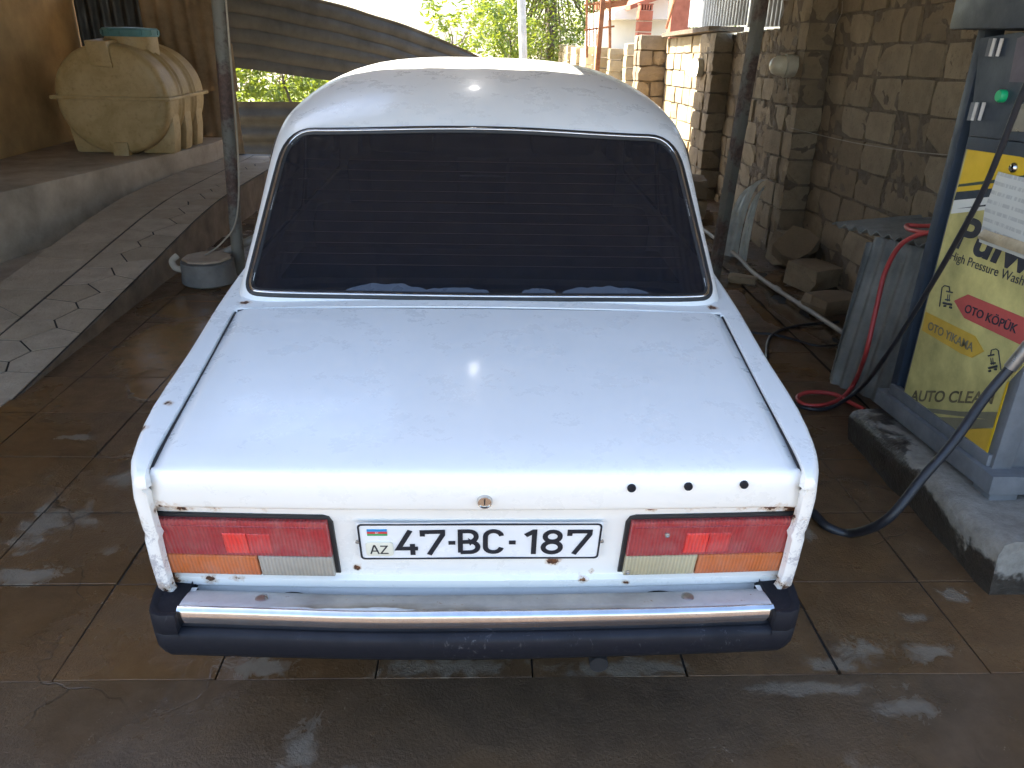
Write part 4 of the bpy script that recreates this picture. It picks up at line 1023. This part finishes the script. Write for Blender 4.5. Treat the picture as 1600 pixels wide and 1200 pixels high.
body.f += [tuple(range(nA)), tuple((len(prf)-1)*(nA+1)+k for k in range(nA))]
body.build('shell', 'tank_plastic', tk, smooth=True, ang=50)
# seam flange round the middle
fl_ = MB(); o_ = [(-TR-.03, -.05), (TR+.03, -.05), (TR+.03, TL_+.05), (-TR-.03, TL_+.05)]; i_ = [(-TR+.10, .09), (TR-.10, .09), (TR-.10, TL_-.09), (-TR+.10, TL_-.09)]
for z0 in (zc-.016,):
    fl_.prism([(x, y, z0) for x, y in o_], (0, 0, .034))
fl_.build('seam_flange', 'tank_plastic', tk, bevel=.012)
# saddle feet moulded along each side, narrow foot in the middle of the end
for sg in (-1, 1):
    for k in range(3):
        y = .10+.33*k; m_ = MB()
        m_.prism([(sg*.16, y, .0), (sg*.47, y, .0), (sg*.50, y, .20), (sg*.505, y, .42), (sg*.40, y, .40), (sg*.20, y, .2)], (0, .19, 0))
        m_.build('foot', 'tank_plastic', tk, bevel=.03)
MB().prism([(-.05, -.075, .0), (.10, -.075, .0), (.09, -.05, .12), (-.04, -.05, .12)], (0, .10, 0)).build('end_foot', 'tank_plastic', tk, bevel=.01)
# filler neck, its channel to the front, lid
MB().lathe([(.235, .86), (.235, 1.045), (.20, 1.05)], c=(.10, .42, 0), n=32).build('neck', 'tank_plastic', tk, smooth=True)
MB().prism([(-.12, -.055, .80), (.08, -.055, .78), (.06, -.055, 1.01), (-.14, -.055, 1.01)], (0, .45, .02)).build('front_block', 'tank_plastic', tk, bevel=.015)
td = MB().lathe([(.25, 1.046), (.255, 1.06), (.255, 1.105), (.24, 1.12), (.05, 1.128), (.001, 1.128)], c=(.10, .42, 0), n=32).build('lid', 'tank_lid', tk, smooth=True)
for k in range(16): a = 2*math.pi*k/16; MB().box((.10+.256*math.cos(a), .42+.256*math.sin(a), 1.082), (.012, .012, .04), Matrix.Rotation(a, 3, 'Z')).build('grip', 'tank_lid', td)

# ---------------- concrete-filled tub by the left post, cable, pipe
c = Vector((-1.92, 3.92, 0)); tb = empty('concrete_tub', c); tag(tb, 'squat grey concrete tub with a pale plate on top beside the ramp', 'tub')
MB().lathe([(.165, .0), (.185, .015), (.18, .10), (.178, .16), (.16, .165), (.001, .165)], n=28).build('tub', 'grey_concrete', tb, smooth=True)
MB().lathe([(.155, .168), (.165, .172), (.165, .182), (.155, .186), (.001, .186)], n=9).build('plate', 'concrete', tb)
MB().tube(smoothpath([(-.17, -.04, .10), (-.21, -.05, .12), (-.23, -.03, .16), (-.20, .0, .19)], 5), .022, 10).build('spout', 'rope', tb, smooth=True)
tag(MB().tube(smoothpath([pl[1]+Vector((.05, -.02, -.2)), pl[0].lerp(pl[1], .7)+Vector((.055, -.02, 0)), pl[0].lerp(pl[1], .35)+Vector((.06, -.02, 0)), pl[0].lerp(pl[1], .17)+Vector((.03, -.06, 0)), pl[0].lerp(pl[1], .1)+Vector((-.08, -.08, 0)), (-1.93, 3.92, .195)], 8), .006, 6).build('cable', 'rope', smooth=True), 'thin pale cable running down the left post to the tub', 'cable')
tag(MB().tube([atZ(330, 405, .12), atZ(440, 352, .30)], .03, 12).build('waste_pipe', 'pipe_grey', smooth=True), 'grey pipe behind the tub at the foot of the ramp', 'pipe')

# ---------------- self-service washer cabinet on the plinth
PX = 1.80
pu = empty('washer_pump', (2.03, 1.25, .19)); tag(pu, 'blue and yellow pressure washer cabinet standing on the plinth', 'machine')
PO = pu.location.copy()
def pb(name, c, d, mat, par_=None, bev=.004, rot=None): return MB().box(Vector(c)-PO, d, rot).build(name, mat, par_ or pu, bevel=bev)
YF, YN = 1.615, .875                                # far and near ends of the cabinet
def fz(y): return .0                                # (level)
pb('cabinet', (2.05, 1.245, .95), (.44, .70, 1.42), 'pump_grey', bev=.008)
for y in (YF-.022, YN+.03): pb('frame_post', (PX+.03, y, .98), (.07, .05, 1.50), 'pump_blue' if y > 1.2 else 'pump_grey')
# plinth of folded steel, on two feet, tilted with the curb
tl_ = Matrix.Rotation(R(-3.2), 3, 'X')
pb('plinth', (2.03, 1.235, .235), (.54, .84, .07), 'pump_grey', rot=tl_); 
for y in (1.56, .88): pb('plinth_foot', (1.83, y, .196), (.10, .10, .04), 'pump_grey', rot=tl_)
pb('sill', (PX-.004, 1.245, .292), (.03, .70, .045), 'pump_grey', rot=tl_)
pb('hood', (1.98, 1.25, 1.77), (.50, .90, .15), 'pump_blue', bev=.01)
def face(poly_px, name, mat, depth, par_=None, th=.0015):
    """A printed patch or plate on the cabinet's front, cut to the outline it has there."""
    P_ = [atX(a, b, PX-depth) for a, b in poly_px]
    return MB().prism([q_-PO for q_ in P_], (-th, 0, 0)).build(name, mat, par_ or pu)
dr = face([(1537, 60), (1600, 50), (1640, 60), (1640, 226), (1600, 221), (1519, 211), (1521, 195)], 'door', 'pump_blue', .004, th=.012)
face([(1590, 60), (1640, 40), (1640, 130), (1577, 128)], 'door_panel', 'door_purple', .017, dr)
face([(1590, 165), (1640, 150), (1640, 207), (1573, 205)], 'lock_plate', 'steel', .017, dr, .003)
for (a, b) in ((1555, 75), (1527, 175)):
    hg = face([(a-8, b-15), (a+5, b-15), (a-2, b+14), (a-15, b+13)], 'hinge', 'pump_grey', .017, dr, .004)
    for k, dx in enumerate((-3, 8)):
        P_ = [atX(a+dx+3, b-15, PX-.024), atX(a+dx-5, b+13, PX-.024)]; MB().tube([q_-PO for q_ in P_], .006, 8).build('hinge_pin', 'pole_white', hg, smooth=True)
q_ = atX(1567, 150, PX-.02)-PO
bt_ = MB().lathe([(.021, .006), (.021, -.012), (.017, -.018), (.001, -.018)], c=q_, n=20, axis='x').build('start_button', 'button_green', dr, smooth=True)
face([(1519, 213), (1600, 223), (1640, 228), (1640, 258), (1600, 245), (1514, 233)], 'rail', 'pump_blue', .002, th=.012)
# the printed front panel
fp = face([(1513, 232), (1600, 244), (1650, 250), (1650, 520), (1577, 597), (1537, 728), (1409, 636)], 'front_panel', 'print_pale', .003, th=.006)
D = .0098
face([(1513, 233), (1600, 245), (1640, 250), (1640, 268), (1600, 275), (1560, 280), (1499, 288)], 'top_band', 'print_yellow', D, fp)
face([(1499, 288), (1560, 280), (1640, 268), (1640, 276), (1545, 287), (1497, 292)], 'stripe', 'print_green', D+.0016, fp)
face([(1497, 292), (1545, 287), (1640, 277), (1640, 282), (1545, 295), (1495, 300)], 'thin_band', 'print_yellow', D, fp)
face([(1495, 300), (1545, 295), (1640, 283), (1640, 295), (1545, 308), (1491, 313)], 'dark_band', 'pump_blue', D, fp)
face([(1491, 313), (1545, 308), (1640, 296), (1640, 316), (1540, 328), (1486, 334)], 'white_band', 'print_white', D, fp)
face([(1496, 326), (1545, 319), (1560, 318), (1545, 322)], 'swoosh', 'print_navy', D+.0016, fp)
arrow_r = face([(1491, 470), (1513, 460), (1600, 496), (1640, 512), (1640, 560), (1600, 541), (1507, 497)], 'red_arrow', 'print_red', D, fp)
arrow_y = face([(1447, 487), (1524, 525), (1538, 549), (1519, 559), (1501, 552), (1441, 516)], 'amber_arrow', 'print_amber', D, fp)
face([(1411, 634), (1500, 643), (1563, 644), (1558, 657), (1480, 648), (1440, 643)], 'grey_swoosh', 'print_grey', D, fp)
face([(1440, 650), (1558, 656), (1552, 668), (1500, 672), (1462, 668)], 'grey_swoosh', 'print_grey', D, fp)
face([(1462, 672), (1510, 668), (1552, 670), (1538, 726)], 'amber_corner', 'print_amber', D, fp)
face([(1574, 597), (1577, 597), (1538, 726), (1535, 724)], 'edge_strip', 'print_yellow', D+.0016, fp)
def text(body_, a, b, hpx, name, mat, par_, depth, stretch=1.0, weight=.0, shear_=0.0):
    """Lettering along the line between two pixels of the cabinet's front; cap height given by a third pixel."""
    A_, B_ = atX(*a, PX-depth), atX(*b, PX-depth); H_ = atX(*hpx, PX-depth)
    cu_ = bpy.data.curves.new('t', 'FONT'); cu_.body = body_; cu_.size = 1; cu_.extrude = .002; cu_.offset = weight
    to = bpy.data.objects.new('t', cu_); C.objects.link(to); dg = bpy.context.evaluated_depsgraph_get(); dg.update()
    me = bpy.data.meshes.new_from_object(to.evaluated_get(dg)); bpy.data.objects.remove(to)
    xs = [v.co.x for v in me.vertices]; x0, x1 = min(xs), max(xs); ca = .70
    U = (B_-A_)/(x1-x0); V = (H_-A_)/ca; Nn = Vector((-1, 0, 0))
    for v in me.vertices: v.co = A_+U*(v.co.x-x0)+V*v.co.y+Nn*(v.co.z*.2)-PO
    return tag(link(name, me, mat, par_), kind='stuff')
text('Pulwa', (1490, 384), (1640, 442), (1510, 338), 'large_lettering', 'print_navy', fp, D+.001, weight=.03)
text('High Pressure Washer', (1484, 405), (1613, 452), (1488, 392), 'lettering', 'print_navy', fp, D+.001)
text('OTO KÖPÜK', (1506, 487), (1587, 521), (1510, 475), 'lettering', 'print_navy', arrow_r, D+.0030, weight=.015)
text('OTO YIKAMA', (1449, 514), (1519, 550), (1452, 502), 'lettering', 'print_grey', arrow_y, D+.0030, weight=.015)
text('AUTO CLEAN', (1421, 626), (1550, 631), (1425, 610), 'lettering', 'print_faded', fp, D+.001, weight=.02)
def icon(px, py, sg):
    mb_ = MB()
    def L(pts_, wd=.004):
        P_ = [atX(px+a*sg, py+b, PX-D-.0012)-PO for a, b in pts_]
        mb_.tube(P_, wd/2, 5)
    L([(-8, 16), (-4, -14), (0, -17), (7, -15), (8, -8)]); L([(3, -8), (12, -6)], .006)
    L([(5, -3), (4, 8)], .003); L([(8, -3), (7, 8)], .003); L([(-2, 10), (11, 13)], .009); L([(1, 5), (8, 6)], .006); L([(-1, 15), (2, 15)], .008); L([(8, 17), (11, 18)], .008)
    mb_.build('wash_icon', 'print_navy', fp)
icon(1476, 463, 1); icon(1556, 562, -1)
q_ = atX(1585, 262, PX-.012)-PO
MB().lathe([(.017, .006), (.017, -.006), (.012, -.012), (.001, -.013)], c=q_, n=18, axis='x').build('panel_lock', 'chrome', fp, smooth=True)
# folded paper notice taped to the front
nb = MB(); nu_, nv_ = 9, 12
ca = [atX(1560, 268, PX-.02), atX(1660, 292, PX-.02), atX(1530, 378, PX-.02), atX(1640, 420, PX-.02)]
def npf(i, j, o=0):
    u, v = i/(nu_-1), j/(nv_-1); q_ = ca[0].lerp(ca[1], u).lerp(ca[2].lerp(ca[3], u), v)
    return q_+Vector((-.008*math.sin(v*math.pi)-.006*noise.noise(Vector((u*3, v*3, 0)))-o, 0, 0))-PO
nb.grid(lambda i, j: npf(i, j), nu_, nv_); nb.grid(lambda i, j: npf(i, j, .001), nu_, nv_)
pp = nb.build('paper_notice', 'paper', smooth=True); pp.location = PO; tag(pp, 'creased white printed paper in a plastic sleeve on the washer front', 'paper')
nb = MB(); ca = [atX(1538, 358, PX-.032), atX(1640, 392, PX-.032), atX(1529, 376, PX-.032), atX(1630, 412, PX-.032)]
nb.grid(lambda i, j: npf(i, j*3), nu_, 4); nb.grid(lambda i, j: npf(i, j*3, .001), nu_, 4)
o = nb.build('tape', 'tape_brown', pp, smooth=True)

# ---------------- fibre-cement sheets behind the pump
ax = empty('sheet_stand', (2.1, 2.2, 0)); tag(ax, 'grey green fibre cement sheets stood up with one laid on top behind the washer', 'sheet')
A_, B_, T_ = Vector((1.84, 2.26, 0)), Vector((2.12, 1.72, 0)), Vector((.11, .06, .77))
o = corrugated(A_-ax.location, 0, B_-A_, T_, .065, .009, (B_-A_).cross(T_), thick=.006, wob=.02, nv=6).build('upright_sheet', 'asbestos', ax, smooth=True, ang=60)
A2 = Vector((1.86, 2.62, .765))
o = corrugated(A2-ax.location, 0, (.22, -.72, .045), (.52, .12, .02), .075, .012, (0, 0, 1), thick=.007, nv=4).build('top_sheet', 'asbestos', ax, smooth=True, ang=60)
A3 = Vector((1.86, 2.30, 0)); o = corrugated(A3-ax.location, 0, (.45, .25, 0), (.04, 0, .74), .075, .01, (-.4, 1, 0), thick=.006).build('upright_sheet', 'asbestos', ax, smooth=True, ang=60)

# ---------------- hoses
hs = [atX(1600, 548, 1.76), atX(1578, 575, 1.74), atX(1540, 620, 1.68), atX(1490, 690, 1.58), atX(1440, 748, 1.48), atX(1385, 812, 1.38), atZ(1330, 833, .016), atZ(1292, 822, .016), atZ(1262, 795, .016), (1.12, 1.25, .016), (.9, 1.5, .016)]
hz = empty('pressure_hose', hs[6]); tag(hz, 'thick black hose curving from the washer down to the floor by the car', 'hose')
MB().tube([q_-hz.location for q_ in smoothpath(hs, 8)], .0165, 12).build('hose', 'hose_black', hz, smooth=True)
MB().tube([(hs[0]+(hs[0]-hs[1])*.4)-hz.location, hs[1]-hz.location], .0205, 14).build('ferrule', 'steel', hz, smooth=True)
h2 = [atX(1640, 60, 1.46), atX(1600, 140, 1.48), atX(1540, 290, 1.52), atX(1490, 385, 1.56), atX(1440, 470, 1.62), atX(1385, 555, 1.68), atZ(1345, 606, .10), atZ(1300, 636, .02), atZ(1262, 638, .012), atZ(1228, 622, .012), atZ(1204, 590, .012), atZ(1198, 555, .012), atZ(1205, 525, .012), atZ(1240, 510, .012), atZ(1310, 503, .02)]
tag(MB().tube(smoothpath(h2, 8), .0095, 10).build('lance_hose', 'hose_black', smooth=True), 'thin black hose hanging across the washer front and coiling on the floor', 'hose')
h3 = [atZ(1203, 522, .012), atZ(1240, 530, .012), atZ(1275, 540, .012), atZ(1320, 538, .012)]
tag(MB().tube(smoothpath([atZ(1130, 512, .012), atZ(1165, 519, .012)]+h3, 8), .008, 8).build('floor_hose', 'hose_black', smooth=True), 'short black hose lying on the wet floor behind the sheets', 'hose')
h4 = [atX(1480, 352, 2.06), atX(1440, 353, 2.03), atX(1417, 352, 1.99), atX(1422, 359, 1.95), atX(1450, 364, 1.95), atX(1462, 362, 1.99)]
h5 = [atX(1468, 362, 1.98), atX(1435, 367, 1.93), atX(1405, 385, 1.885), atX(1383, 425, 1.865), atX(1374, 460, 1.85), atX(1365, 500, 1.835), atX(1352, 555, 1.82), atZ(1335, 598, .06), atZ(1315, 622, .014), atZ(1285, 633, .014), atZ(1256, 632, .014), atZ(1246, 621, .014), atZ(1262, 613, .014), atZ(1300, 615, .014), atZ(1325, 627, .014), atZ(1350, 640, .014)]
tag(MB().tube(smoothpath(h4, 6), .010, 10).build('red_hose_loop', 'hose_red', smooth=True), 'loop of red hose lying on the top sheet', 'hose')
tag(MB().tube(smoothpath(h5, 8), .011, 10).build('red_hose', 'hose_red', smooth=True), 'red hose hanging down the grey sheets to a loop on the floor', 'hose')
tag(MB().tube(smoothpath([atX(1416, 565, 1.96), atX(1405, 590, 1.93), atX(1388, 620, 1.90)], 5), .011, 10).build('red_hose_end', 'hose_red', smooth=True), 'short end of red hose between the sheets and the washer', 'hose')
# water pipe along the gutter with couplings
pz = [atZ(1088, 350, .04), atZ(1150, 398, .04), atZ(1186, 433, .03), atZ(1318, 520, .03)]
gp = empty('water_pipe', pz[1]); tag(gp, 'pale plastic water pipe lying along the foot of the stone wall', 'pipe')
MB().tube([q_-gp.location for q_ in smoothpath(pz, 4)], .016, 10).build('pipe', 'pipe_grey', gp, smooth=True)
for t in (.25, .55): q_ = pz[2].lerp(pz[3], t); d = (pz[3]-pz[2]).normalized(); MB().tube([q_-d*.03-gp.location, q_+d*.03-gp.location], .021, 10).build('coupling', 'pipe_grey', gp, smooth=True)

# ---------------- bent pale sheet strips leaning on the wall
for k, (a, b, lab) in enumerate((((1128, 398), (1152, 402), 'wider pale bent metal strip leaning on the stone wall'), ((1153, 404), (1166, 408), 'narrower pale bent metal strip leaning beside the wider one'))):
    A_, B_ = atZ(*a), atZ(*b); m_ = MB(); n_ = 14
    T1 = (atX(1182, 287, 2.29), atX(1196, 281, 2.33)) if k == 0 else (atX(1192, 297, 2.30), atX(1196, 290, 2.34))
    def f(i, j, o=0):
        t = i/n_; e = t**1.0; bend = t**2.3
        L_ = Vector((lerp(A_.x, T1[0].x, bend), lerp(A_.y, T1[0].y, bend), 0)); R_ = Vector((lerp(B_.x, T1[1].x, bend), lerp(B_.y, T1[1].y, bend), 0))
        z = lerp(0, (T1[0].z, T1[1].z)[1 if j > 2 else 0], math.sin(t*math.pi/2))
        q_ = L_.lerp(R_, j/6); q_.z = z; q_.y -= .012*(j % 2)-.0+o; return q_
    m_.grid(lambda i, j: f(i, j), n_+1, 7); m_.grid(lambda i, j: f(i, j, .003), n_+1, 7)
    tag(m_.build('metal_strip', 'pale_sheet', smooth=True, ang=30), lab, 'metal strip', 'bent strips by the wall')
# ---------------- loose stones at the foot of the wall
def loose(loc, dim, rot, lab, seed, mat='limestone', nm='loose_stone'):
    me = rough_block(seed, (.10, .03), .075, cuts=1); me.materials.append(MAT[mat]); o = link(nm, me, None); o.location = loc; o.scale = dim; o.rotation_euler = [R(a) for a in rot]
    tag(o, lab, 'stone', 'loose stones by the wall'); return o
loose((2.38, 4.30, .22), (.27, .26, .12), (25, -38, 20), 'flat tan stone slab propped tilted against the wall', 101)
loose((2.42, 3.98, .09), (.33, .28, .17), (4, 3, 30), 'rough block lying below the tilted slab', 102)
loose((2.33, 3.42, .055), (.36, .22, .12), (0, 4, 20), 'dark flat stone at the gutter next to the grey sheets', 103)
loose((2.08, 6.30, .10), (.25, .34, .20), (0, 0, 4), 'lower of two blocks stacked by the wall behind the leaning post', 104)
loose((2.10, 6.32, .30), (.24, .32, .19), (0, 0, -6), 'upper of two blocks stacked by the wall behind the leaning post', 105)
loose(atZ(1160, 436, .03), (.20, .09, .06), (0, 5, -15), 'small brown stone in the wet gutter', 106)
loose((2.45, 4.55, .13), (.22, .26, .26), (0, 8, 10), 'block in the corner behind the metal strips', 107)
o = loose(atZ(1585, 906, .0), (.035, .03, .02), (0, 0, 0), 'small pale pebble on the floor at the plinth corner', 108); 
# string across the wall, wires
tag(MB().tube(smoothpath([atX(1236, 200, 2.36), atX(1330, 222, 2.48), atX(1420, 236, 2.55), atX(1492, 243, 2.585)], 6), .003, 5).build('string', 'rope'), 'thin string stretched across the stone wall', 'string')
tag(MB().tube(smoothpath([atX(1316, 2, 2.58), atX(1315, 20, 2.57), atX(1308, 35, 2.57), atX(1302, 50, 2.57)], 5), .003, 5).build('hanging_wire', 'rope'), 'thin wire hanging down the wall top', 'wire')
# bulkhead lamps on the wall
for k, (px, py, X_, lab, mt, sc) in enumerate(((1226, 103, 2.33, 'round cream bulkhead lamp on the shaded stone wall', 'lamp_glass', 1.0), (1088, 106, 2.34, 'bright white bulkhead lamp on the wall beside the rear pier', 'lamp_sun_glow', 1.15))):
    c = atX(px, py, X_); lp = empty('wall_lamp', c); tag(lp, lab, 'lamp', 'lamps on the stone wall')
    MB().lathe([(.075*sc, .10), (.085*sc, .03), (.085*sc, .0), (.078*sc, -.008)], n=24, axis='x').build('base', 'lamp_base', lp, smooth=True)
    MB().lathe([(.074*sc, -.004), (.078*sc, -.03), (.072*sc, -.065), (.055*sc, -.095), (.03*sc, -.112), (.001, -.118)], n=24, axis='x').build('globe', mt, lp, smooth=True, ang=70)
    MB().tube(smoothpath([(.03, .02, -.07), (.035, -.01, -.13), (.05, -.03, -.2)], 5), .003, 5).build('wire', 'rope', lp)

# ================================================================== BEYOND THE BAY
def leaves(pts_, size, seed, droop=.3):
    rr = random.Random(seed); m_ = MB()
    for c in pts_:
        l = size*rr.uniform(.6, 1.3); wd = l*rr.uniform(.32, .45)
        d = Vector((rr.gauss(0, 1), rr.gauss(0, 1), rr.gauss(-droop, .6))).normalized(); s_ = d.cross(Vector((rr.gauss(0, 1), rr.gauss(0, 1), rr.gauss(0, 1)))).normalized()
        nn_ = d.cross(s_); c = Vector(c)
        m_.add([c, c+d*l*.45+s_*wd*.5+nn_*l*.06, c+d*l, c+d*l*.45-s_*wd*.5+nn_*l*.06], [(0, 1, 2), (0, 2, 3)])
    return m_
def tree(name, base, height, crown, clumps, per, size, lab, seed, mat='leaf', trunk=.12, group='trees beyond the bay'):
    rr = random.Random(seed); base = Vector(base); t = empty(name, base); tag(t, lab, 'tree', group)
    cc, cr3 = Vector(crown[0]), Vector(crown[1]); tips = []
    tr = MB(); top = Vector((rr.uniform(-.2, .2), rr.uniform(-.2, .2), height*.62))
    path = smoothpath([Vector((0, 0, -.05)), Vector((rr.uniform(-.1, .1), 0, height*.25)), top*.75, top], 5)
    tr.tube(path, [lerp(trunk, trunk*.35, k/(len(path)-1)) for k in range(len(path))], 9)
    lpts = []
    for k in range(clumps):
        v = Vector((rr.gauss(0, 1), rr.gauss(0, 1), rr.gauss(0, 1))).normalized()*rr.uniform(.35, 1)**.6
        q_ = cc+Vector((v.x*cr3.x, v.y*cr3.y, v.z*cr3.z)); cl = rr.uniform(.10, .24)*min(cr3)
        if k % 4 == 0:
            s0 = path[rr.randrange(len(path)//2, len(path))]; br = smoothpath([s0, s0.lerp(q_, .5)+Vector((0, 0, .06*height*rr.random())), q_], 4)
            tr.tube(br, [lerp(trunk*.3, trunk*.05, i/(len(br)-1)) for i in range(len(br))], 5)
        for _ in range(per): lpts.append(q_+Vector((rr.gauss(0, cl), rr.gauss(0, cl), rr.gauss(0, cl*.8))))
    tr.build('trunk', 'bark', t, smooth=True)
    leaves(lpts, size, seed).build('crown', mat, t)
    return t
tree('leafy_tree', (2.2, 27, 0), 7.5, ((-.3, 0, 2.9), (2.5, 2.2, 3.0)), 330, 42, .17, 'big dense green tree behind the white pole', 5, 'leaf', .2)
tree('leafy_tree', (6.5, 31, 0), 7.5, ((-.3, 0, 3.2), (3.2, 2.4, 3.2)), 200, 40, .2, 'darker green tree behind the rusty railing', 6, 'leaf', .2)
tree('young_tree', (-.45, 13.5, 0), 2.6, ((-.1, 0, 1.75), (.62, .5, .75)), 34, 16, .13, 'young tree with sparse bright leaves above the car roof', 8, 'leaf_bright', .03)
tree('young_tree', (.55, 15.5, 0), 2.6, ((-.15, 0, 1.6), (.65, .5, .75)), 60, 22, .13, 'bushy young tree left of the white pole', 9, 'leaf_bright', .03)
for k, (x, lab) in enumerate(((-4.6, 'leafy bright bush seen left through the gap over the low fence'), (-3.3, 'leafy bright bush seen right through the gap over the low fence'))):
    tree('bush', (x, 12.2+.4*k, 0), 1.8, ((0, 0, .95), (.95, .6, .95)), 90, 30, .12, lab, 12+k, 'leaf_bright', .03, 'bushes behind the low fence')
gr = leaves([(rnd.uniform(-6, 2.2), rnd.uniform(11.5, 26), rnd.uniform(0, .25)) for _ in range(9000)], .16, 3, droop=-.8).build('grass', 'leaf_bright'); tag(gr, 'low weeds and grass beyond the bay', 'grass', kind='stuff')
# white pole
a, b = atY(818, 105, 12.6), atY(815, 0, 12.6); d = (b-a)/(b.z-a.z)
tag(MB().tube([a-d*a.z, a+d*(5-a.z)], .068, 14).build('white_pole', 'pole_white', smooth=True), 'tall white pole in front of the big tree', 'pole')
# rusty post leaning in front of the wall
a, b = atY(932, 118, 12), atY(942, 0, 12); d = (b-a)/(b.z-a.z)
tag(MB().box(a+d*(1.3-a.z), (.10, .07, 2.9), d.to_track_quat('Z', 'Y').to_matrix()).build('rusty_pole', 'rust', bevel=.006), 'rusty brown post standing before the sunlit wall', 'post')
# rusty frame with railing
fr_ = empty('rusty_railing', (2.6, 15.0, 0)); tag(fr_, 'rusty metal landing with thin railing bars behind the wall', 'railing')
def wp(px, py, y=15.0): return atY(px, py, y)-fr_.location
for px in (916, 921, 927, 932): MB().tube([wp(px, 72), wp(px+1, 3)], .014, 6).build('bar', 'rust', fr_)
for y_ in (8, 47): MB().tube([wp(913, y_), wp(960, y_-6)], .02, 6).build('rail', 'rust', fr_)
MB().tube([wp(953, 90), wp(953, -10)], .03, 6).build('upright', 'rust', fr_); MB().tube([wp(917, 90), wp(917, -12)], .025, 6).build('upright', 'rust', fr_)
MB().prism([wp(935, 2), wp(982, -1), wp(979, 8), wp(936, 14)], (0, .8, 0)).build('landing', 'rust', fr_)
# house behind the wall: white sunlit side, red tiles and brick pier
hb = empty('white_house', (4.1, 17.5, 0)); tag(hb, 'white sunlit house with a sloping red roof edge behind the wall', 'building')
def hp(px, py, y=16.0): return atY(px, py, y)-hb.location
A_, B_ = atY(955, 60, 16), atY(1080, 60, 16)
MB().box(((A_.x+B_.x)/2-hb.location.x, 1.5, 1.08), (B_.x-A_.x, 3, 2.17)).build('wall', 'white_wall', hb, bevel=.01)
MB().prism([hp(985, 8, 15.8), hp(1090, -32, 15.8), hp(1090, -22, 15.8), hp(985, 15, 15.8)], (0, 4, 0)).build('roof_edge', 'clay_tile', hb)
MB().prism([hp(960, 18, 16.4), hp(1090, -30, 16.4), hp(1090, 30, 16.4), hp(960, 30, 16.4)], (0, 2, 0)).build('gable', 'white_wall', hb)
bpx = empty('brick_pier', atY(1007, 60, 15.2)); tag(bpx, 'pier of red hollow bricks against the white house', 'pier')
P0 = atY(996, 60, 15.2); P1 = atY(1017, 60, 15.2); zt_ = atY(1007, 12, 15.2).z; P0.z = 0
wb = P1.x-P0.x; k = 0; z = .0
while z < zt_-.05:
    MB().box(Vector((P0.x+wb/2, 15.35, z+.095))-bpx.location, (wb, .3, .18)).build('brick', 'red_brick', bpx, bevel=.006); z += .195
for i in range(5): MB().box(Vector((P0.x+wb*(.1+.2*i), 15.35, z+.05))-bpx.location, (.03, .28, .1)).build('brick_web', 'red_brick', bpx)
MB().box(Vector((P0.x+wb/2, 15.35, z+.105))-bpx.location, (wb, .28, .02)).build('brick_web', 'red_brick', bpx)
P0 = atY(1052, 30, 13.5); 
tag(MB().box((P0.x+.12, 13.6, 1.2), (.34, .3, 2.4)).build('brick_column', 'red_brick', bevel=.01), 'plain red brick column left of the metal fence', 'column')
tag(MB().tube([atY(1041, 45, 12.5), atY(1056, -5, 12.5)], .02, 6).build('brace', 'rust'), 'thin rusty brace in front of the white house', 'brace')
